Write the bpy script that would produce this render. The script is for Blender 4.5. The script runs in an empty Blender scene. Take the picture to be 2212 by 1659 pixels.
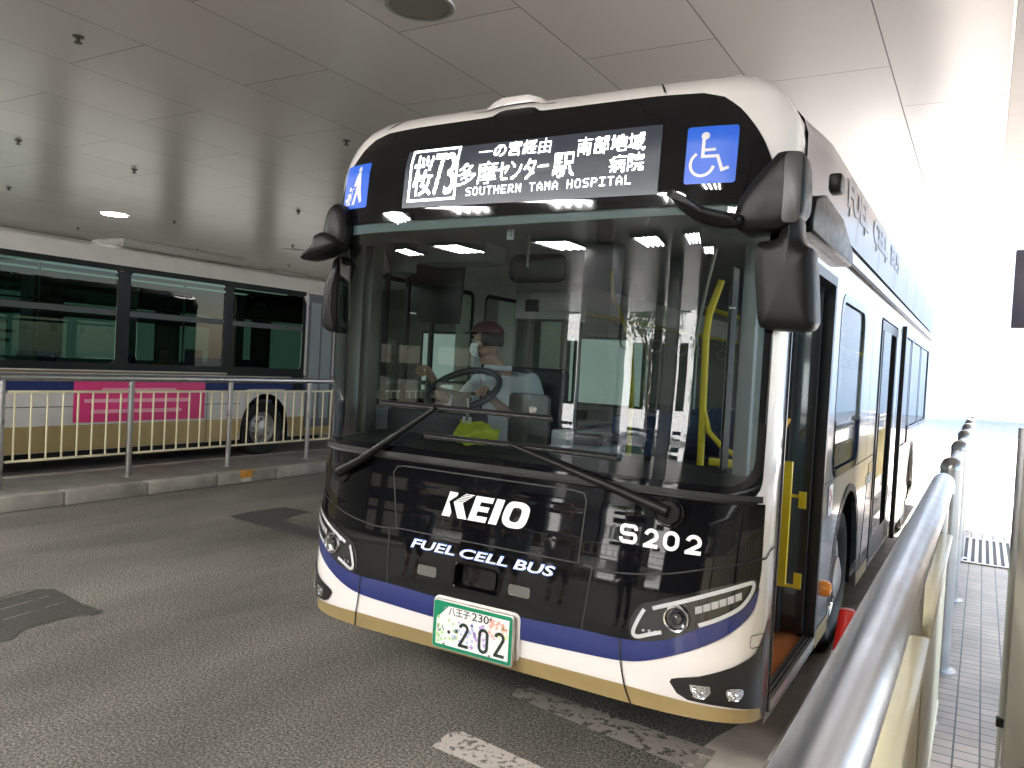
import bpy, bmesh, math, random
from mathutils import Vector, Matrix
from mathutils.geometry import delaunay_2d_cdt
S=bpy.context.scene; COL=S.collection; random.seed(7)
# ---------------------------------------------------------------- camera
cam=bpy.data.cameras.new('camera'); co=bpy.data.objects.new('camera',cam); COL.objects.link(co)
MW=((0.85859445,0.50969645,0.05500093),(-0.06023002,-0.00625241,0.99816494),(0.50910501,-0.86033159,0.02533074))
X_=Vector((MW[0][0],MW[0][1],MW[0][2])); Y_=Vector((MW[1][0],MW[1][1],MW[1][2]))
Z_=X_.cross(Y_).normalized(); Y_=Z_.cross(X_).normalized(); X_.normalize()
co.matrix_world=Matrix(((X_.x,Y_.x,Z_.x,2.017),(X_.y,Y_.y,Z_.y,-3.159),(X_.z,Y_.z,Z_.z,1.80),(0,0,0,1)))
cam.sensor_width=36; cam.lens=36*1720/2212; cam.clip_end=400; cam.clip_start=.05; S.camera=co
# ---------------------------------------------------------------- world, sun, exposure
wd=bpy.data.worlds.new('World'); S.world=wd; wd.use_nodes=True; nt=wd.node_tree
sky=nt.nodes.new('ShaderNodeTexSky'); sky.sky_type='NISHITA'; sky.sun_disc=False
SE,SA=math.radians(50),math.radians(12)      # elevation, direction measured from +Y towards +X
sky.sun_elevation=SE; sky.sun_rotation=SA
nt.links.new(sky.outputs[0],nt.nodes['Background'].inputs[0]); nt.nodes['Background'].inputs[1].default_value=.15
sl=bpy.data.lights.new('sun','SUN'); so=bpy.data.objects.new('sun',sl); COL.objects.link(so)
sl.energy=5; sl.angle=math.radians(.5); sl.color=(1,.95,.88)
sd=Vector((math.sin(SA)*math.cos(SE),math.cos(SA)*math.cos(SE),math.sin(SE)))
so.rotation_euler=sd.to_track_quat('Z','Y').to_euler(); so.location=(20,35,35)
S.view_settings.view_transform='Standard'; S.view_settings.look='None'; S.view_settings.gamma=1
S.view_settings.exposure=2.8
S.render.engine='CYCLES'; cy=S.cycles
cy.use_denoising=True; cy.max_bounces=8; cy.diffuse_bounces=4; cy.glossy_bounces=4; cy.transmission_bounces=6; cy.transparent_max_bounces=12
cy.caustics_reflective=False; cy.caustics_refractive=False; cy.sample_clamp_indirect=6
# ---------------------------------------------------------------- materials
MATS={}
def M(name,col=(.5,.5,.5),rough=.5,metal=0,var=0.,vscale=6,bump=0.,bscale=60,coat=0,emit=0,ecol=None,spec=.5,rvar=0.):
    if name in MATS: return MATS[name]
    m=bpy.data.materials.new(name); m.use_nodes=True; t=m.node_tree; b=t.nodes['Principled BSDF']
    b.inputs['Base Color'].default_value=(*col,1); b.inputs['Roughness'].default_value=rough; b.inputs['Metallic'].default_value=metal
    b.inputs['Coat Weight'].default_value=coat; b.inputs['Coat Roughness'].default_value=.03; b.inputs['Specular IOR Level'].default_value=spec
    if emit: b.inputs['Emission Color'].default_value=(*(ecol or col),1); b.inputs['Emission Strength'].default_value=emit
    tc=t.nodes.new('ShaderNodeTexCoord')
    if var or rvar:
        n=t.nodes.new('ShaderNodeTexNoise'); n.inputs['Scale'].default_value=vscale; n.inputs['Detail'].default_value=5
        t.links.new(tc.outputs['Object'],n.inputs['Vector'])
    if var:
        r=t.nodes.new('ShaderNodeMapRange'); r.inputs['From Min'].default_value=.3; r.inputs['From Max'].default_value=.7
        r.inputs['To Min'].default_value=1-var; r.inputs['To Max'].default_value=1+var
        t.links.new(n.outputs[0],r.inputs['Value'])
        mx=t.nodes.new('ShaderNodeMix'); mx.data_type='RGBA'; mx.blend_type='MULTIPLY'; mx.inputs[0].default_value=1
        mx.inputs[6].default_value=(*col,1); t.links.new(r.outputs[0],mx.inputs[7]); t.links.new(mx.outputs[2],b.inputs['Base Color'])
    if rvar:
        r2=t.nodes.new('ShaderNodeMapRange'); r2.inputs['From Min'].default_value=.3; r2.inputs['From Max'].default_value=.7
        r2.inputs['To Min'].default_value=max(rough-rvar,0); r2.inputs['To Max'].default_value=rough+rvar
        t.links.new(n.outputs[0],r2.inputs['Value']); t.links.new(r2.outputs[0],b.inputs['Roughness'])
    if bump:
        n2=t.nodes.new('ShaderNodeTexNoise'); n2.inputs['Scale'].default_value=bscale; n2.inputs['Detail'].default_value=4
        t.links.new(tc.outputs['Object'],n2.inputs['Vector']); bp=t.nodes.new('ShaderNodeBump'); bp.inputs['Strength'].default_value=bump; bp.inputs['Distance'].default_value=.01
        t.links.new(n2.outputs[0],bp.inputs['Height']); t.links.new(bp.outputs[0],b.inputs['Normal'])
    MATS[name]=m; return m
def glass(name,tint,ior=1.5,rough=0.):
    m=bpy.data.materials.new(name); m.use_nodes=True; t=m.node_tree; t.nodes.clear()
    o=t.nodes.new('ShaderNodeOutputMaterial'); tr=t.nodes.new('ShaderNodeBsdfTransparent'); tr.inputs[0].default_value=(*tint,1)
    g=t.nodes.new('ShaderNodeBsdfGlossy'); g.inputs['Roughness'].default_value=rough
    f=t.nodes.new('ShaderNodeFresnel'); f.inputs[0].default_value=ior; mx=t.nodes.new('ShaderNodeMixShader')
    t.links.new(f.outputs[0],mx.inputs[0]); t.links.new(tr.outputs[0],mx.inputs[1]); t.links.new(g.outputs[0],mx.inputs[2]); t.links.new(mx.outputs[0],o.inputs[0])
    MATS[name]=m; return m
def ceilmat():
    m=bpy.data.materials.new('ceiling_panels'); m.use_nodes=True; t=m.node_tree; b=t.nodes['Principled BSDF']; L=t.links
    tc=t.nodes.new('ShaderNodeTexCoord'); sp=t.nodes.new('ShaderNodeSeparateXYZ'); L.new(tc.outputs['Object'],sp.inputs[0])
    def mt(op,a,bb=None,c=None):
        n=t.nodes.new('ShaderNodeMath'); n.operation=op
        for i,v in enumerate((a,bb,c)):
            if v is None: continue
            if isinstance(v,(int,float)): n.inputs[i].default_value=v
            else: L.new(v,n.inputs[i])
        return n.outputs[0]
    u=mt('DIVIDE',mt('SUBTRACT',sp.outputs[0],1.172),1.172); k=mt('FLOOR',u); fu=mt('SUBTRACT',u,k)
    v=mt('DIVIDE',mt('SUBTRACT',mt('SUBTRACT',sp.outputs[1],5.4),mt('MULTIPLY',k,1.12)),2.65); kv=mt('FLOOR',v); fv=mt('SUBTRACT',v,kv)
    e1=mt('LESS_THAN',mt('MINIMUM',fu,mt('SUBTRACT',1,fu)),.0042); e2=mt('LESS_THAN',mt('MINIMUM',fv,mt('SUBTRACT',1,fv)),.0018)
    e=mt('MAXIMUM',e1,e2)
    wn=t.nodes.new('ShaderNodeTexWhiteNoise'); wn.noise_dimensions='2D'; cx=t.nodes.new('ShaderNodeCombineXYZ'); L.new(k,cx.inputs[0]); L.new(kv,cx.inputs[1]); L.new(cx.outputs[0],wn.inputs['Vector'])
    no=t.nodes.new('ShaderNodeTexNoise'); no.inputs['Scale'].default_value=.7; no.inputs['Detail'].default_value=6; L.new(tc.outputs['Object'],no.inputs['Vector'])
    val=mt('ADD',.93,mt('ADD',mt('MULTIPLY',wn.outputs[0],.07),mt('MULTIPLY',no.outputs[0],.10)))
    mx=t.nodes.new('ShaderNodeMix'); mx.data_type='RGBA'; mx.blend_type='MULTIPLY'; mx.inputs[0].default_value=1; mx.inputs[6].default_value=(.68,.66,.635,1); L.new(val,mx.inputs[7])
    m2=t.nodes.new('ShaderNodeMix'); m2.data_type='RGBA'; L.new(e,m2.inputs[0]); L.new(mx.outputs[2],m2.inputs[6]); m2.inputs[7].default_value=(.17,.16,.15,1)
    L.new(m2.outputs[2],b.inputs['Base Color']); L.new(mt('ADD',.27,mt('MULTIPLY',e,.5)),b.inputs['Roughness']); b.inputs['Specular IOR Level'].default_value=.65
    # each panel sits at a slightly different tilt
    nb=t.nodes.new('ShaderNodeBump'); nb.inputs['Strength'].default_value=.6; nb.inputs['Distance'].default_value=.01; nb.invert=True
    L.new(mt('ADD',mt('MULTIPLY',e,1),mt('MULTIPLY',no.outputs[0],.6)),nb.inputs['Height']); L.new(nb.outputs[0],b.inputs['Normal'])
    return m
def asphalt():
    m=bpy.data.materials.new('asphalt'); m.use_nodes=True; t=m.node_tree; b=t.nodes['Principled BSDF']; L=t.links
    tc=t.nodes.new('ShaderNodeTexCoord')
    n1=t.nodes.new('ShaderNodeTexNoise'); n1.inputs['Scale'].default_value=72; n1.inputs['Detail'].default_value=6; n1.inputs['Roughness'].default_value=.85
    vo=t.nodes.new('ShaderNodeTexVoronoi'); vo.inputs['Scale'].default_value=110
    n2=t.nodes.new('ShaderNodeTexNoise'); n2.inputs['Scale'].default_value=.55; n2.inputs['Detail'].default_value=7; n2.inputs['Roughness'].default_value=.6
    mp=t.nodes.new('ShaderNodeMapping'); mp.inputs['Scale'].default_value=(1.3,.45,1); L.new(tc.outputs['Object'],mp.inputs[0]); L.new(mp.outputs[0],n2.inputs['Vector'])
    L.new(tc.outputs['Object'],n1.inputs['Vector']); L.new(tc.outputs['Object'],vo.inputs['Vector'])
    cr=t.nodes.new('ShaderNodeValToRGB'); cr.color_ramp.elements[0].position=.40; cr.color_ramp.elements[0].color=(.022,.021,.018,1)
    cr.color_ramp.elements[1].position=.62; cr.color_ramp.elements[1].color=(.42,.39,.34,1); L.new(n1.outputs[0],cr.inputs[0])
    e=cr.color_ramp.elements.new(.5); e.color=(.125,.118,.102,1)
    sp=t.nodes.new('ShaderNodeMix'); sp.data_type='RGBA'; sp.inputs[7].default_value=(.40,.37,.33,1)
    c2=t.nodes.new('ShaderNodeMapRange'); c2.inputs['From Min'].default_value=.0; c2.inputs['From Max'].default_value=.16; c2.inputs['To Min'].default_value=.5; c2.inputs['To Max'].default_value=0
    L.new(vo.outputs[0],c2.inputs[0]); L.new(c2.outputs[0],sp.inputs[0]); L.new(cr.outputs[0],sp.inputs[6])
    r=t.nodes.new('ShaderNodeMapRange'); r.inputs['From Min'].default_value=.35; r.inputs['From Max'].default_value=.65; r.inputs['To Min'].default_value=.62; r.inputs['To Max'].default_value=1.35; L.new(n2.outputs[0],r.inputs[0])
    mx=t.nodes.new('ShaderNodeMix'); mx.data_type='RGBA'; mx.blend_type='MULTIPLY'; mx.inputs[0].default_value=1; L.new(sp.outputs[2],mx.inputs[6]); L.new(r.outputs[0],mx.inputs[7])
    L.new(mx.outputs[2],b.inputs['Base Color']); b.inputs['Roughness'].default_value=.72
    bp=t.nodes.new('ShaderNodeBump'); bp.inputs['Strength'].default_value=.4; bp.inputs['Distance'].default_value=.004; L.new(n1.outputs[0],bp.inputs['Height']); L.new(bp.outputs[0],b.inputs['Normal'])
    return m
def worn(name,col,thr=.5,sc=22):
    """worn road paint: chips of the asphalt show through"""
    m=bpy.data.materials.new(name); m.use_nodes=True; t=m.node_tree; b=t.nodes['Principled BSDF']; L=t.links; o=t.nodes['Material Output']
    tc=t.nodes.new('ShaderNodeTexCoord'); n=t.nodes.new('ShaderNodeTexNoise'); n.inputs['Scale'].default_value=sc; n.inputs['Detail'].default_value=8; n.inputs['Roughness'].default_value=.75
    L.new(tc.outputs['Object'],n.inputs['Vector']); b.inputs['Base Color'].default_value=(*col,1); b.inputs['Roughness'].default_value=.7
    tr=t.nodes.new('ShaderNodeBsdfTransparent'); mx=t.nodes.new('ShaderNodeMixShader')
    r=t.nodes.new('ShaderNodeMapRange'); r.inputs['From Min'].default_value=thr-.02; r.inputs['From Max'].default_value=thr+.02; L.new(n.outputs[0],r.inputs[0])
    L.new(r.outputs[0],mx.inputs[0]); L.new(b.outputs[0],mx.inputs[1]); L.new(tr.outputs[0],mx.inputs[2]); L.new(mx.outputs[0],o.inputs[0]); return m
def tiles():
    m=bpy.data.materials.new('paving_tiles'); m.use_nodes=True; t=m.node_tree; b=t.nodes['Principled BSDF']; L=t.links
    tc=t.nodes.new('ShaderNodeTexCoord'); mp=t.nodes.new('ShaderNodeMapping'); mp.inputs['Rotation'].default_value=(0,0,math.radians(90)); mp.inputs['Location'].default_value=(0,.0,0)
    L.new(tc.outputs['Object'],mp.inputs[0])
    br=t.nodes.new('ShaderNodeTexBrick'); br.offset=0.0; br.inputs['Scale'].default_value=1; br.inputs['Brick Width'].default_value=.09; br.inputs['Row Height'].default_value=.105; br.inputs['Mortar Size'].default_value=.0045
    br.inputs['Color1'].default_value=(.62,.52,.45,1); br.inputs['Color2'].default_value=(.48,.405,.35,1); br.inputs['Mortar'].default_value=(.07,.06,.055,1); br.inputs['Bias'].default_value=-.1
    L.new(mp.outputs[0],br.inputs['Vector'])
    n=t.nodes.new('ShaderNodeTexNoise'); n.inputs['Scale'].default_value=3; n.inputs['Detail'].default_value=8; L.new(tc.outputs['Object'],n.inputs['Vector'])
    r=t.nodes.new('ShaderNodeMapRange'); r.inputs['From Min'].default_value=.3; r.inputs['From Max'].default_value=.7; r.inputs['To Min'].default_value=.75; r.inputs['To Max'].default_value=1.15; L.new(n.outputs[0],r.inputs[0])
    mx=t.nodes.new('ShaderNodeMix'); mx.data_type='RGBA'; mx.blend_type='MULTIPLY'; mx.inputs[0].default_value=1; L.new(br.outputs[0],mx.inputs[6]); L.new(r.outputs[0],mx.inputs[7])
    L.new(mx.outputs[2],b.inputs['Base Color']); b.inputs['Roughness'].default_value=.42
    n2=t.nodes.new('ShaderNodeTexNoise'); n2.inputs['Scale'].default_value=60; L.new(tc.outputs['Object'],n2.inputs['Vector'])
    ad=t.nodes.new('ShaderNodeMath'); ad.operation='MULTIPLY_ADD'; L.new(n2.outputs[0],ad.inputs[0]); ad.inputs[1].default_value=.5; 
    inv=t.nodes.new('ShaderNodeMath'); inv.operation='SUBTRACT'; inv.inputs[0].default_value=1; L.new(br.outputs[1],inv.inputs[1]); L.new(inv.outputs[0],ad.inputs[2])
    bp=t.nodes.new('ShaderNodeBump'); bp.inputs['Strength'].default_value=.8; bp.inputs['Distance'].default_value=.005; L.new(ad.outputs[0],bp.inputs['Height']); L.new(bp.outputs[0],b.inputs['Normal'])
    return m
def brushed():
    m=bpy.data.materials.new('stainless_steel'); m.use_nodes=True; t=m.node_tree; b=t.nodes['Principled BSDF']; L=t.links
    b.inputs['Base Color'].default_value=(.45,.45,.46,1); b.inputs['Metallic'].default_value=1; b.inputs['Anisotropic'].default_value=.5
    tc=t.nodes.new('ShaderNodeTexCoord'); n=t.nodes.new('ShaderNodeTexNoise'); n.inputs['Scale'].default_value=14; n.inputs['Detail'].default_value=6; L.new(tc.outputs['Object'],n.inputs['Vector'])
    r=t.nodes.new('ShaderNodeMapRange'); r.inputs['To Min'].default_value=.22; r.inputs['To Max'].default_value=.46; L.new(n.outputs[0],r.inputs[0]); L.new(r.outputs[0],b.inputs['Roughness'])
    return m
white=M('white_paint',(.80,.755,.725),.22,coat=.6,var=.02,rvar=.03)
gloss=M('gloss_black',(.004,.004,.005),.035,spec=.36,rvar=.015,vscale=3)
blue=M('blue_paint',(.010,.020,.135),.12,coat=1,rvar=.03)
gold=M('gold_paint',(.41,.30,.13),.34,metal=.25,coat=.5,var=.03)
rubber=M('rubber',(.012,.012,.012),.7,rvar=.1)
seam=M('seam_gap',(.004,.004,.004),.6)
plast=M('black_plastic',(.008,.0075,.0075),.40,bump=.05,bscale=900,rvar=.06,vscale=20,spec=.22)
chrome=M('chrome',(.8,.8,.82),.08,metal=1)
lampgrey=M('lamp_grey',(.45,.45,.46),.3,metal=.3)
dark=M('dark_interior',(.035,.035,.038),.7,var=.1)
grayp=M('grey_panel',(.30,.33,.34),.5,var=.05)
cream=M('cream_paint',(.74,.67,.45),.38,var=.05,vscale=9,coat=.2)
steel=brushed()
yellow=M('yellow_paint',(.72,.55,.02),.35)
deco=M('white_decal',(.86,.86,.86),.4)
bluesign=M('blue_sticker',(.02,.13,.72),.35,emit=.0)
orange_floor=M('orange_floor',(.70,.22,.06),.55,var=.08)
alu=M('aluminium',(.55,.54,.5),.35,metal=.9)
wsglass=glass('windshield_glass',(.52,.58,.575),1.8)
sdglass=glass('side_glass',(.62,.75,.72),1.5)
dkglass=glass('tinted_glass',(.10,.165,.145),1.3)
clear=glass('clear_lens',(.92,.93,.94),1.5)
# ---------------------------------------------------------------- helpers
def tag(o,label=None,cat=None,group=None,kind=None):
    if label: o['label']=label
    if cat: o['category']=cat
    if group: o['group']=group
    if kind: o['kind']=kind
    return o
def empty(name,loc,label,cat,group=None):
    o=bpy.data.objects.new(name,None); COL.objects.link(o); o.location=loc; o.empty_display_size=.2
    return tag(o,label,cat,group)
def link(name,me,mat,parent=None):
    o=bpy.data.objects.new(name,me); COL.objects.link(o)
    if mat and not me.materials: me.materials.append(mat)
    if parent:
        o.parent=parent; o.matrix_parent_inverse=Matrix.Translation(-Vector(parent.location)) if parent.type=='EMPTY' else Matrix.Identity(4)
    return o
def mesh(name,verts,faces,mat,parent=None,smooth=True,normals=None):
    me=bpy.data.meshes.new(name); me.from_pydata([tuple(v) for v in verts],[],faces); me.update()
    if smooth: me.polygons.foreach_set('use_smooth',[True]*len(me.polygons))
    if normals:
        try: me.normals_split_custom_set_from_vertices(normals)
        except Exception: pass
    return link(name,me,mat,parent)
class MB:
    def __init__(s): s.v=[]; s.f=[]
    def box(s,a,b,bev=0):
        x0,y0,z0=[min(p,q) for p,q in zip(a,b)]; x1,y1,z1=[max(p,q) for p,q in zip(a,b)]
        n=len(s.v)
        if not bev:
            s.v+=[(x0,y0,z0),(x1,y0,z0),(x1,y1,z0),(x0,y1,z0),(x0,y0,z1),(x1,y0,z1),(x1,y1,z1),(x0,y1,z1)]
            s.f+=[tuple(n+i for i in q) for q in ((0,3,2,1),(4,5,6,7),(0,1,5,4),(1,2,6,5),(2,3,7,6),(3,0,4,7))]
        else:
            bm=bmesh.new(); bmesh.ops.create_cube(bm,size=1)
            for v in bm.verts: v.co=Vector(((x0+x1)/2+v.co.x*(x1-x0),(y0+y1)/2+v.co.y*(y1-y0),(z0+z1)/2+v.co.z*(z1-z0)))
            bmesh.ops.bevel(bm,geom=bm.edges[:],offset=bev,segments=2,affect='EDGES',profile=.5)
            bm.verts.index_update(); s.v+=[tuple(v.co) for v in bm.verts]; s.f+=[tuple(n+v.index for v in f.verts) for f in bm.faces]; bm.free()
        return s
    def tube(s,pts,r,n=12,cap=True):
        pts=[Vector(p) for p in pts]; rs=r if isinstance(r,(list,tuple)) else [r]*len(pts)
        up=Vector((0,0,1)); b0=len(s.v); prev=None
        for i,p in enumerate(pts):
            d=(pts[min(i+1,len(pts)-1)]-pts[max(i-1,0)]).normalized()
            a=(prev-d*prev.dot(d)) if prev else (up.cross(d) if abs(d.z)<.95 else Vector((1,0,0)).cross(d))
            if a.length<1e-6: a=Vector((1,0,0)).cross(d)
            a.normalize(); prev=a; b=d.cross(a)
            for k in range(n):
                t=2*math.pi*k/n; s.v.append(tuple(p+(a*math.cos(t)+b*math.sin(t))*rs[i]))
        for i in range(len(pts)-1):
            for k in range(n):
                q=b0+i*n; s.f.append((q+k,q+(k+1)%n,q+n+(k+1)%n,q+n+k))
        if cap:
            s.f.append(tuple(b0+k for k in range(n))[::-1]); q=b0+(len(pts)-1)*n; s.f.append(tuple(q+k for k in range(n)))
        return s
    def lathe(s,c,prof,axis='z',n=24):
        """prof: list of (r,h)"""
        b0=len(s.v); c=Vector(c)
        for r,h in prof:
            for k in range(n):
                t=2*math.pi*k/n; a,b=r*math.cos(t),r*math.sin(t)
                v={'z':(a,b,h),'y':(a,h,b),'x':(h,a,b)}[axis]; s.v.append(tuple(c+Vector(v)))
        for i in range(len(prof)-1):
            for k in range(n):
                q=b0+i*n; s.f.append((q+k,q+(k+1)%n,q+n+(k+1)%n,q+n+k))
        return s
    def build(s,name,mat,parent=None,smooth=False,angle=40):
        me=bpy.data.meshes.new(name); me.from_pydata(s.v,[],s.f); me.update()
        bm=bmesh.new(); bm.from_mesh(me); bmesh.ops.recalc_face_normals(bm,faces=bm.faces)
        if smooth:
            for f in bm.faces: f.smooth=True
            lim=math.radians(angle)
            for e in bm.edges:
                if len(e.link_faces)==2 and e.calc_face_angle(0)>lim: e.smooth=False
        bm.to_mesh(me); bm.free()
        return link(name,me,mat,parent)
def box(name,a,b,mat,parent=None,bev=0): return MB().box(a,b,bev).build(name,mat,parent,smooth=bool(bev))
def tube(name,pts,r,mat,parent=None,n=12): return MB().tube(pts,r,n).build(name,mat,parent,smooth=True)
def inpoly(x,y,P):
    c=False; j=len(P)-1
    for i in range(len(P)):
        xi,yi=P[i]; xj,yj=P[j]
        if (yi>y)!=(yj>y) and x<(xj-xi)*(y-yi)/(yj-yi)+xi: c=not c
        j=i
    return c
def dens(P,st):
    o=[]
    for i in range(len(P)):
        a,b=P[i],P[(i+1)%len(P)]; d=math.hypot(b[0]-a[0],b[1]-a[1]); n=max(1,int(math.ceil(d/st)))
        for k in range(n): o.append((a[0]+(b[0]-a[0])*k/n,a[1]+(b[1]-a[1])*k/n))
    return o
def area(P): return sum(P[i][0]*P[(i+1)%len(P)][1]-P[(i+1)%len(P)][0]*P[i][1] for i in range(len(P)))/2
def rrect(x0,y0,x1,y1,r,n=6):
    P=[]
    for cx,cy,a in ((x1-r,y1-r,0),(x0+r,y1-r,90),(x0+r,y0+r,180),(x1-r,y0+r,270)):
        for k in range(n+1):
            t=math.radians(a+90*k/n); P.append((cx+r*math.cos(t),cy+r*math.sin(t)))
    return P
def circ(cx,cy,r,n=24,ry=None): return [(cx+r*math.cos(2*math.pi*k/n),cy+(ry or r)*math.sin(2*math.pi*k/n)) for k in range(n)]
def cat(P,n=5,closed=True):
    o=[]; m=len(P); rng=range(m) if closed else range(m-1)
    for i in rng:
        p=[P[(i+k)%m] if closed else P[min(max(i+k,0),m-1)] for k in (-1,0,1,2)]
        for s in range(n):
            t=s/n; o.append(tuple(.5*((2*p[1][j])+(-p[0][j]+p[2][j])*t+(2*p[0][j]-5*p[1][j]+4*p[2][j]-p[3][j])*t*t+(-p[0][j]+3*p[1][j]-3*p[2][j]+p[3][j])*t**3) for j in range(len(p[1]))))
    if not closed: o.append(tuple(P[-1]))
    return o
def ribbon(P,w,closed=False):
    """2-D stroke: returns (outline, holes)"""
    n=len(P); L=[];R=[]; ws=w if isinstance(w,(list,tuple)) else [w]*n
    for i in range(n):
        a=P[(i-1)%n] if (closed or i>0) else P[i]; b=P[(i+1)%n] if (closed or i<n-1) else P[i]
        p=P[i]; d1=(p[0]-a[0],p[1]-a[1]); d2=(b[0]-p[0],b[1]-p[1])
        def nm(d):
            l=math.hypot(*d); return (d[0]/l,d[1]/l) if l>1e-9 else None
        n1,n2=nm(d1),nm(d2); n1=n1 or n2; n2=n2 or n1
        t=(n1[0]+n2[0],n1[1]+n2[1]); tl=math.hypot(*t) or 1; t=(t[0]/tl,t[1]/tl); c=max(.35,t[0]*n1[0]+t[1]*n1[1])
        h=ws[i]/2/c; L.append((p[0]-t[1]*h,p[1]+t[0]*h)); R.append((p[0]+t[1]*h,p[1]-t[0]*h))
    if closed: return (L,[R]) if abs(area(L))>abs(area(R)) else (R,[L])
    return (L+R[::-1],[])
def patch(name,mat,parent,shapes,mp,step=.05,nrm=None,smooth=True,dst=None):
    """shapes: list of (outline,holes) in the 2-D space of the map mp(u,v)->xyz; one mesh"""
    V=[];Fc=[];N=[]
    for out,holes in shapes:
        out=dens(out,step); holes=[dens(h,step) for h in holes]
        pts=[];ed=[]
        for P in [out]+holes:
            b=len(pts); pts+=P; ed+=[(b+i,b+(i+1)%len(P)) for i in range(len(P))]
        xs=[p[0] for p in out]; ys=[p[1] for p in out]
        x=min(xs)+step*.5
        while x<max(xs):
            y=min(ys)+step*.5
            while y<max(ys):
                if inpoly(x,y,out) and not any(inpoly(x,y,h) for h in holes): pts.append((x,y))
                y+=step
            x+=step
        r=delaunay_2d_cdt([Vector(p) for p in pts],ed,[],0,1e-6)
        b=len(V); vs=[(v[0],v[1]) for v in r[0]]
        for v in vs:
            V.append(mp(*v)); 
            if nrm: N.append(nrm(*v))
        for f in r[2]:
            cx=sum(vs[i][0] for i in f)/len(f); cy=sum(vs[i][1] for i in f)/len(f)
            if inpoly(cx,cy,out) and not any(inpoly(cx,cy,h) for h in holes): Fc.append(tuple(b+i for i in f))
    used=sorted({i for f in Fc for i in f}); rm={o:i for i,o in enumerate(used)}
    V=[V[i] for i in used]; N=[N[i] for i in used] if nrm else None; Fc=[tuple(rm[i] for i in f) for f in Fc]
    return mesh(name,V,Fc,mat,parent,smooth,N)
def solid(name,P,a0,a1,mat,parent,axis='y',bev=.012,smooth=True,dome=0.):
    """outline P extruded along axis between a0 and a1 with rounded rims"""
    n=len(P); cx=sum(p[0] for p in P)/n; cy=sum(p[1] for p in P)/n
    if area(P)<0: P=P[::-1]
    def inset(d):
        o=[]
        for i in range(n):
            a,p,b=P[i-1],P[i],P[(i+1)%n]
            tx,ty=b[0]-a[0],b[1]-a[1]; l=math.hypot(tx,ty) or 1; o.append((p[0]-ty/l*d,p[1]+tx/l*d))
        return o
    s=1 if a1>a0 else -1
    rings=[(inset(bev),a0),(inset(bev*.3),a0+s*bev*.3),(P,a0+s*bev),(P,a1-s*bev),(inset(bev*.3),a1-s*bev*.3),(inset(bev),a1)]
    V=[];F=[]
    for Q,a in rings:
        for u,v in Q: V.append({'y':(u,a,v),'x':(a,u,v),'z':(u,v,a)}[axis])
    for i in range(5):
        for k in range(n): F.append((i*n+k,i*n+(k+1)%n,(i+1)*n+(k+1)%n,(i+1)*n+k))
    m=MB(); m.v=V
    def put3(u,v,a): V.append({'y':(u,a,v),'x':(a,u,v),'z':(u,v,a)}[axis])
    if dome:
        for base,a,Q,sg in ((0,a0,rings[0][0],-s),(5*n,a1,rings[5][0],s)):
            mx_=sum(p[0] for p in Q)/n; my_=sum(p[1] for p in Q)/n; prev=base
            for fct,hh in ((.94,.30),(.84,.52),(.70,.71),(.52,.86),(.32,.95),(.12,1.0)):
                nb=len(V)
                for p in Q: put3(mx_+(p[0]-mx_)*fct,my_+(p[1]-my_)*fct,a+sg*dome*hh)
                for k in range(n): F.append((prev+k,prev+(k+1)%n,nb+(k+1)%n,nb+k))
                prev=nb
            F.append(tuple(range(prev,prev+n)))
        m.f=F
    else: m.f=F+[tuple(range(n))[::-1],tuple(range(5*n,6*n))]
    return m.build(name,mat,parent,smooth=smooth,angle=50)
def fontmesh(body,rect,bold=0.,shear=0.,res=3):
    cu=bpy.data.curves.new('lettering','FONT'); cu.body=body; cu.offset=bold; cu.resolution_u=res; cu.shear=shear
    o=bpy.data.objects.new('lettering',cu); COL.objects.link(o); bpy.context.view_layer.update()
    me=bpy.data.meshes.new_from_object(o.evaluated_get(bpy.context.evaluated_depsgraph_get())); bpy.data.objects.remove(o); bpy.data.curves.remove(cu)
    me.calc_loop_triangles(); v=[tuple(x.co[:2]) for x in me.vertices]; f=[tuple(p.vertices) for p in me.loop_triangles]; bpy.data.meshes.remove(me)
    if not v: return [],[]
    x0=min(p[0] for p in v);x1=max(p[0] for p in v);y0=min(p[1] for p in v);y1=max(p[1] for p in v)
    a,b,c,d=rect
    return [(a+(p[0]-x0)/((x1-x0) or 1)*(c-a),b+(p[1]-y0)/((y1-y0) or 1)*(d-b)) for p in v],f
def text(name,items,mp,mat,parent):
    V=[];F=[]
    for it in items:
        v,f=fontmesh(*it); b=len(V); V+=[mp(*p) for p in v]; F+=[tuple(b+i for i in q) for q in f]
    return mesh(name,V,F,mat,parent,False)
def interp(tab,z):
    if z<=tab[0][0]: return tab[0][1]
    for (a,va),(b,vb) in zip(tab,tab[1:]):
        if z<=b:
            t=(z-a)/(b-a); return va+(vb-va)*(t*t*(3-2*t)*.35+t*.65)
    return tab[-1][1]
Y0T=[(.25,.09),(.36,.07),(.45,.045),(.6,.035),(.85,.057),(1.0,.078),(1.15,.10),(1.3,.122),(1.42,.14),(1.55,.154),(1.8,.163),(2.3,.168),(2.6,.172),(2.8,.187),(2.95,.222),(3.05,.262),(3.1,.31),(3.15,.39),(3.18,.5)]
W=1.285; RC=.38; ZT=3.18
P_,Q_=5.6,2.8
def Y0(z): return interp(Y0T,z)
def wz(z):
    zs=ZT-RC
    if z<=zs: return W
    h=min(z-zs,RC); return W-RC+math.sqrt(max(RC*RC-h*h,0))
def YBL(z): return .53-.10*min(max((z-1.1)/1.3,0),1)+.10*max(0,(z-2.5)/.6)**1.3
def YB(z): return .36+ .12*max(0,(z-2.5)/.6)**1.3
_N=800
_tab=[(0,0,0)]
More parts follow.
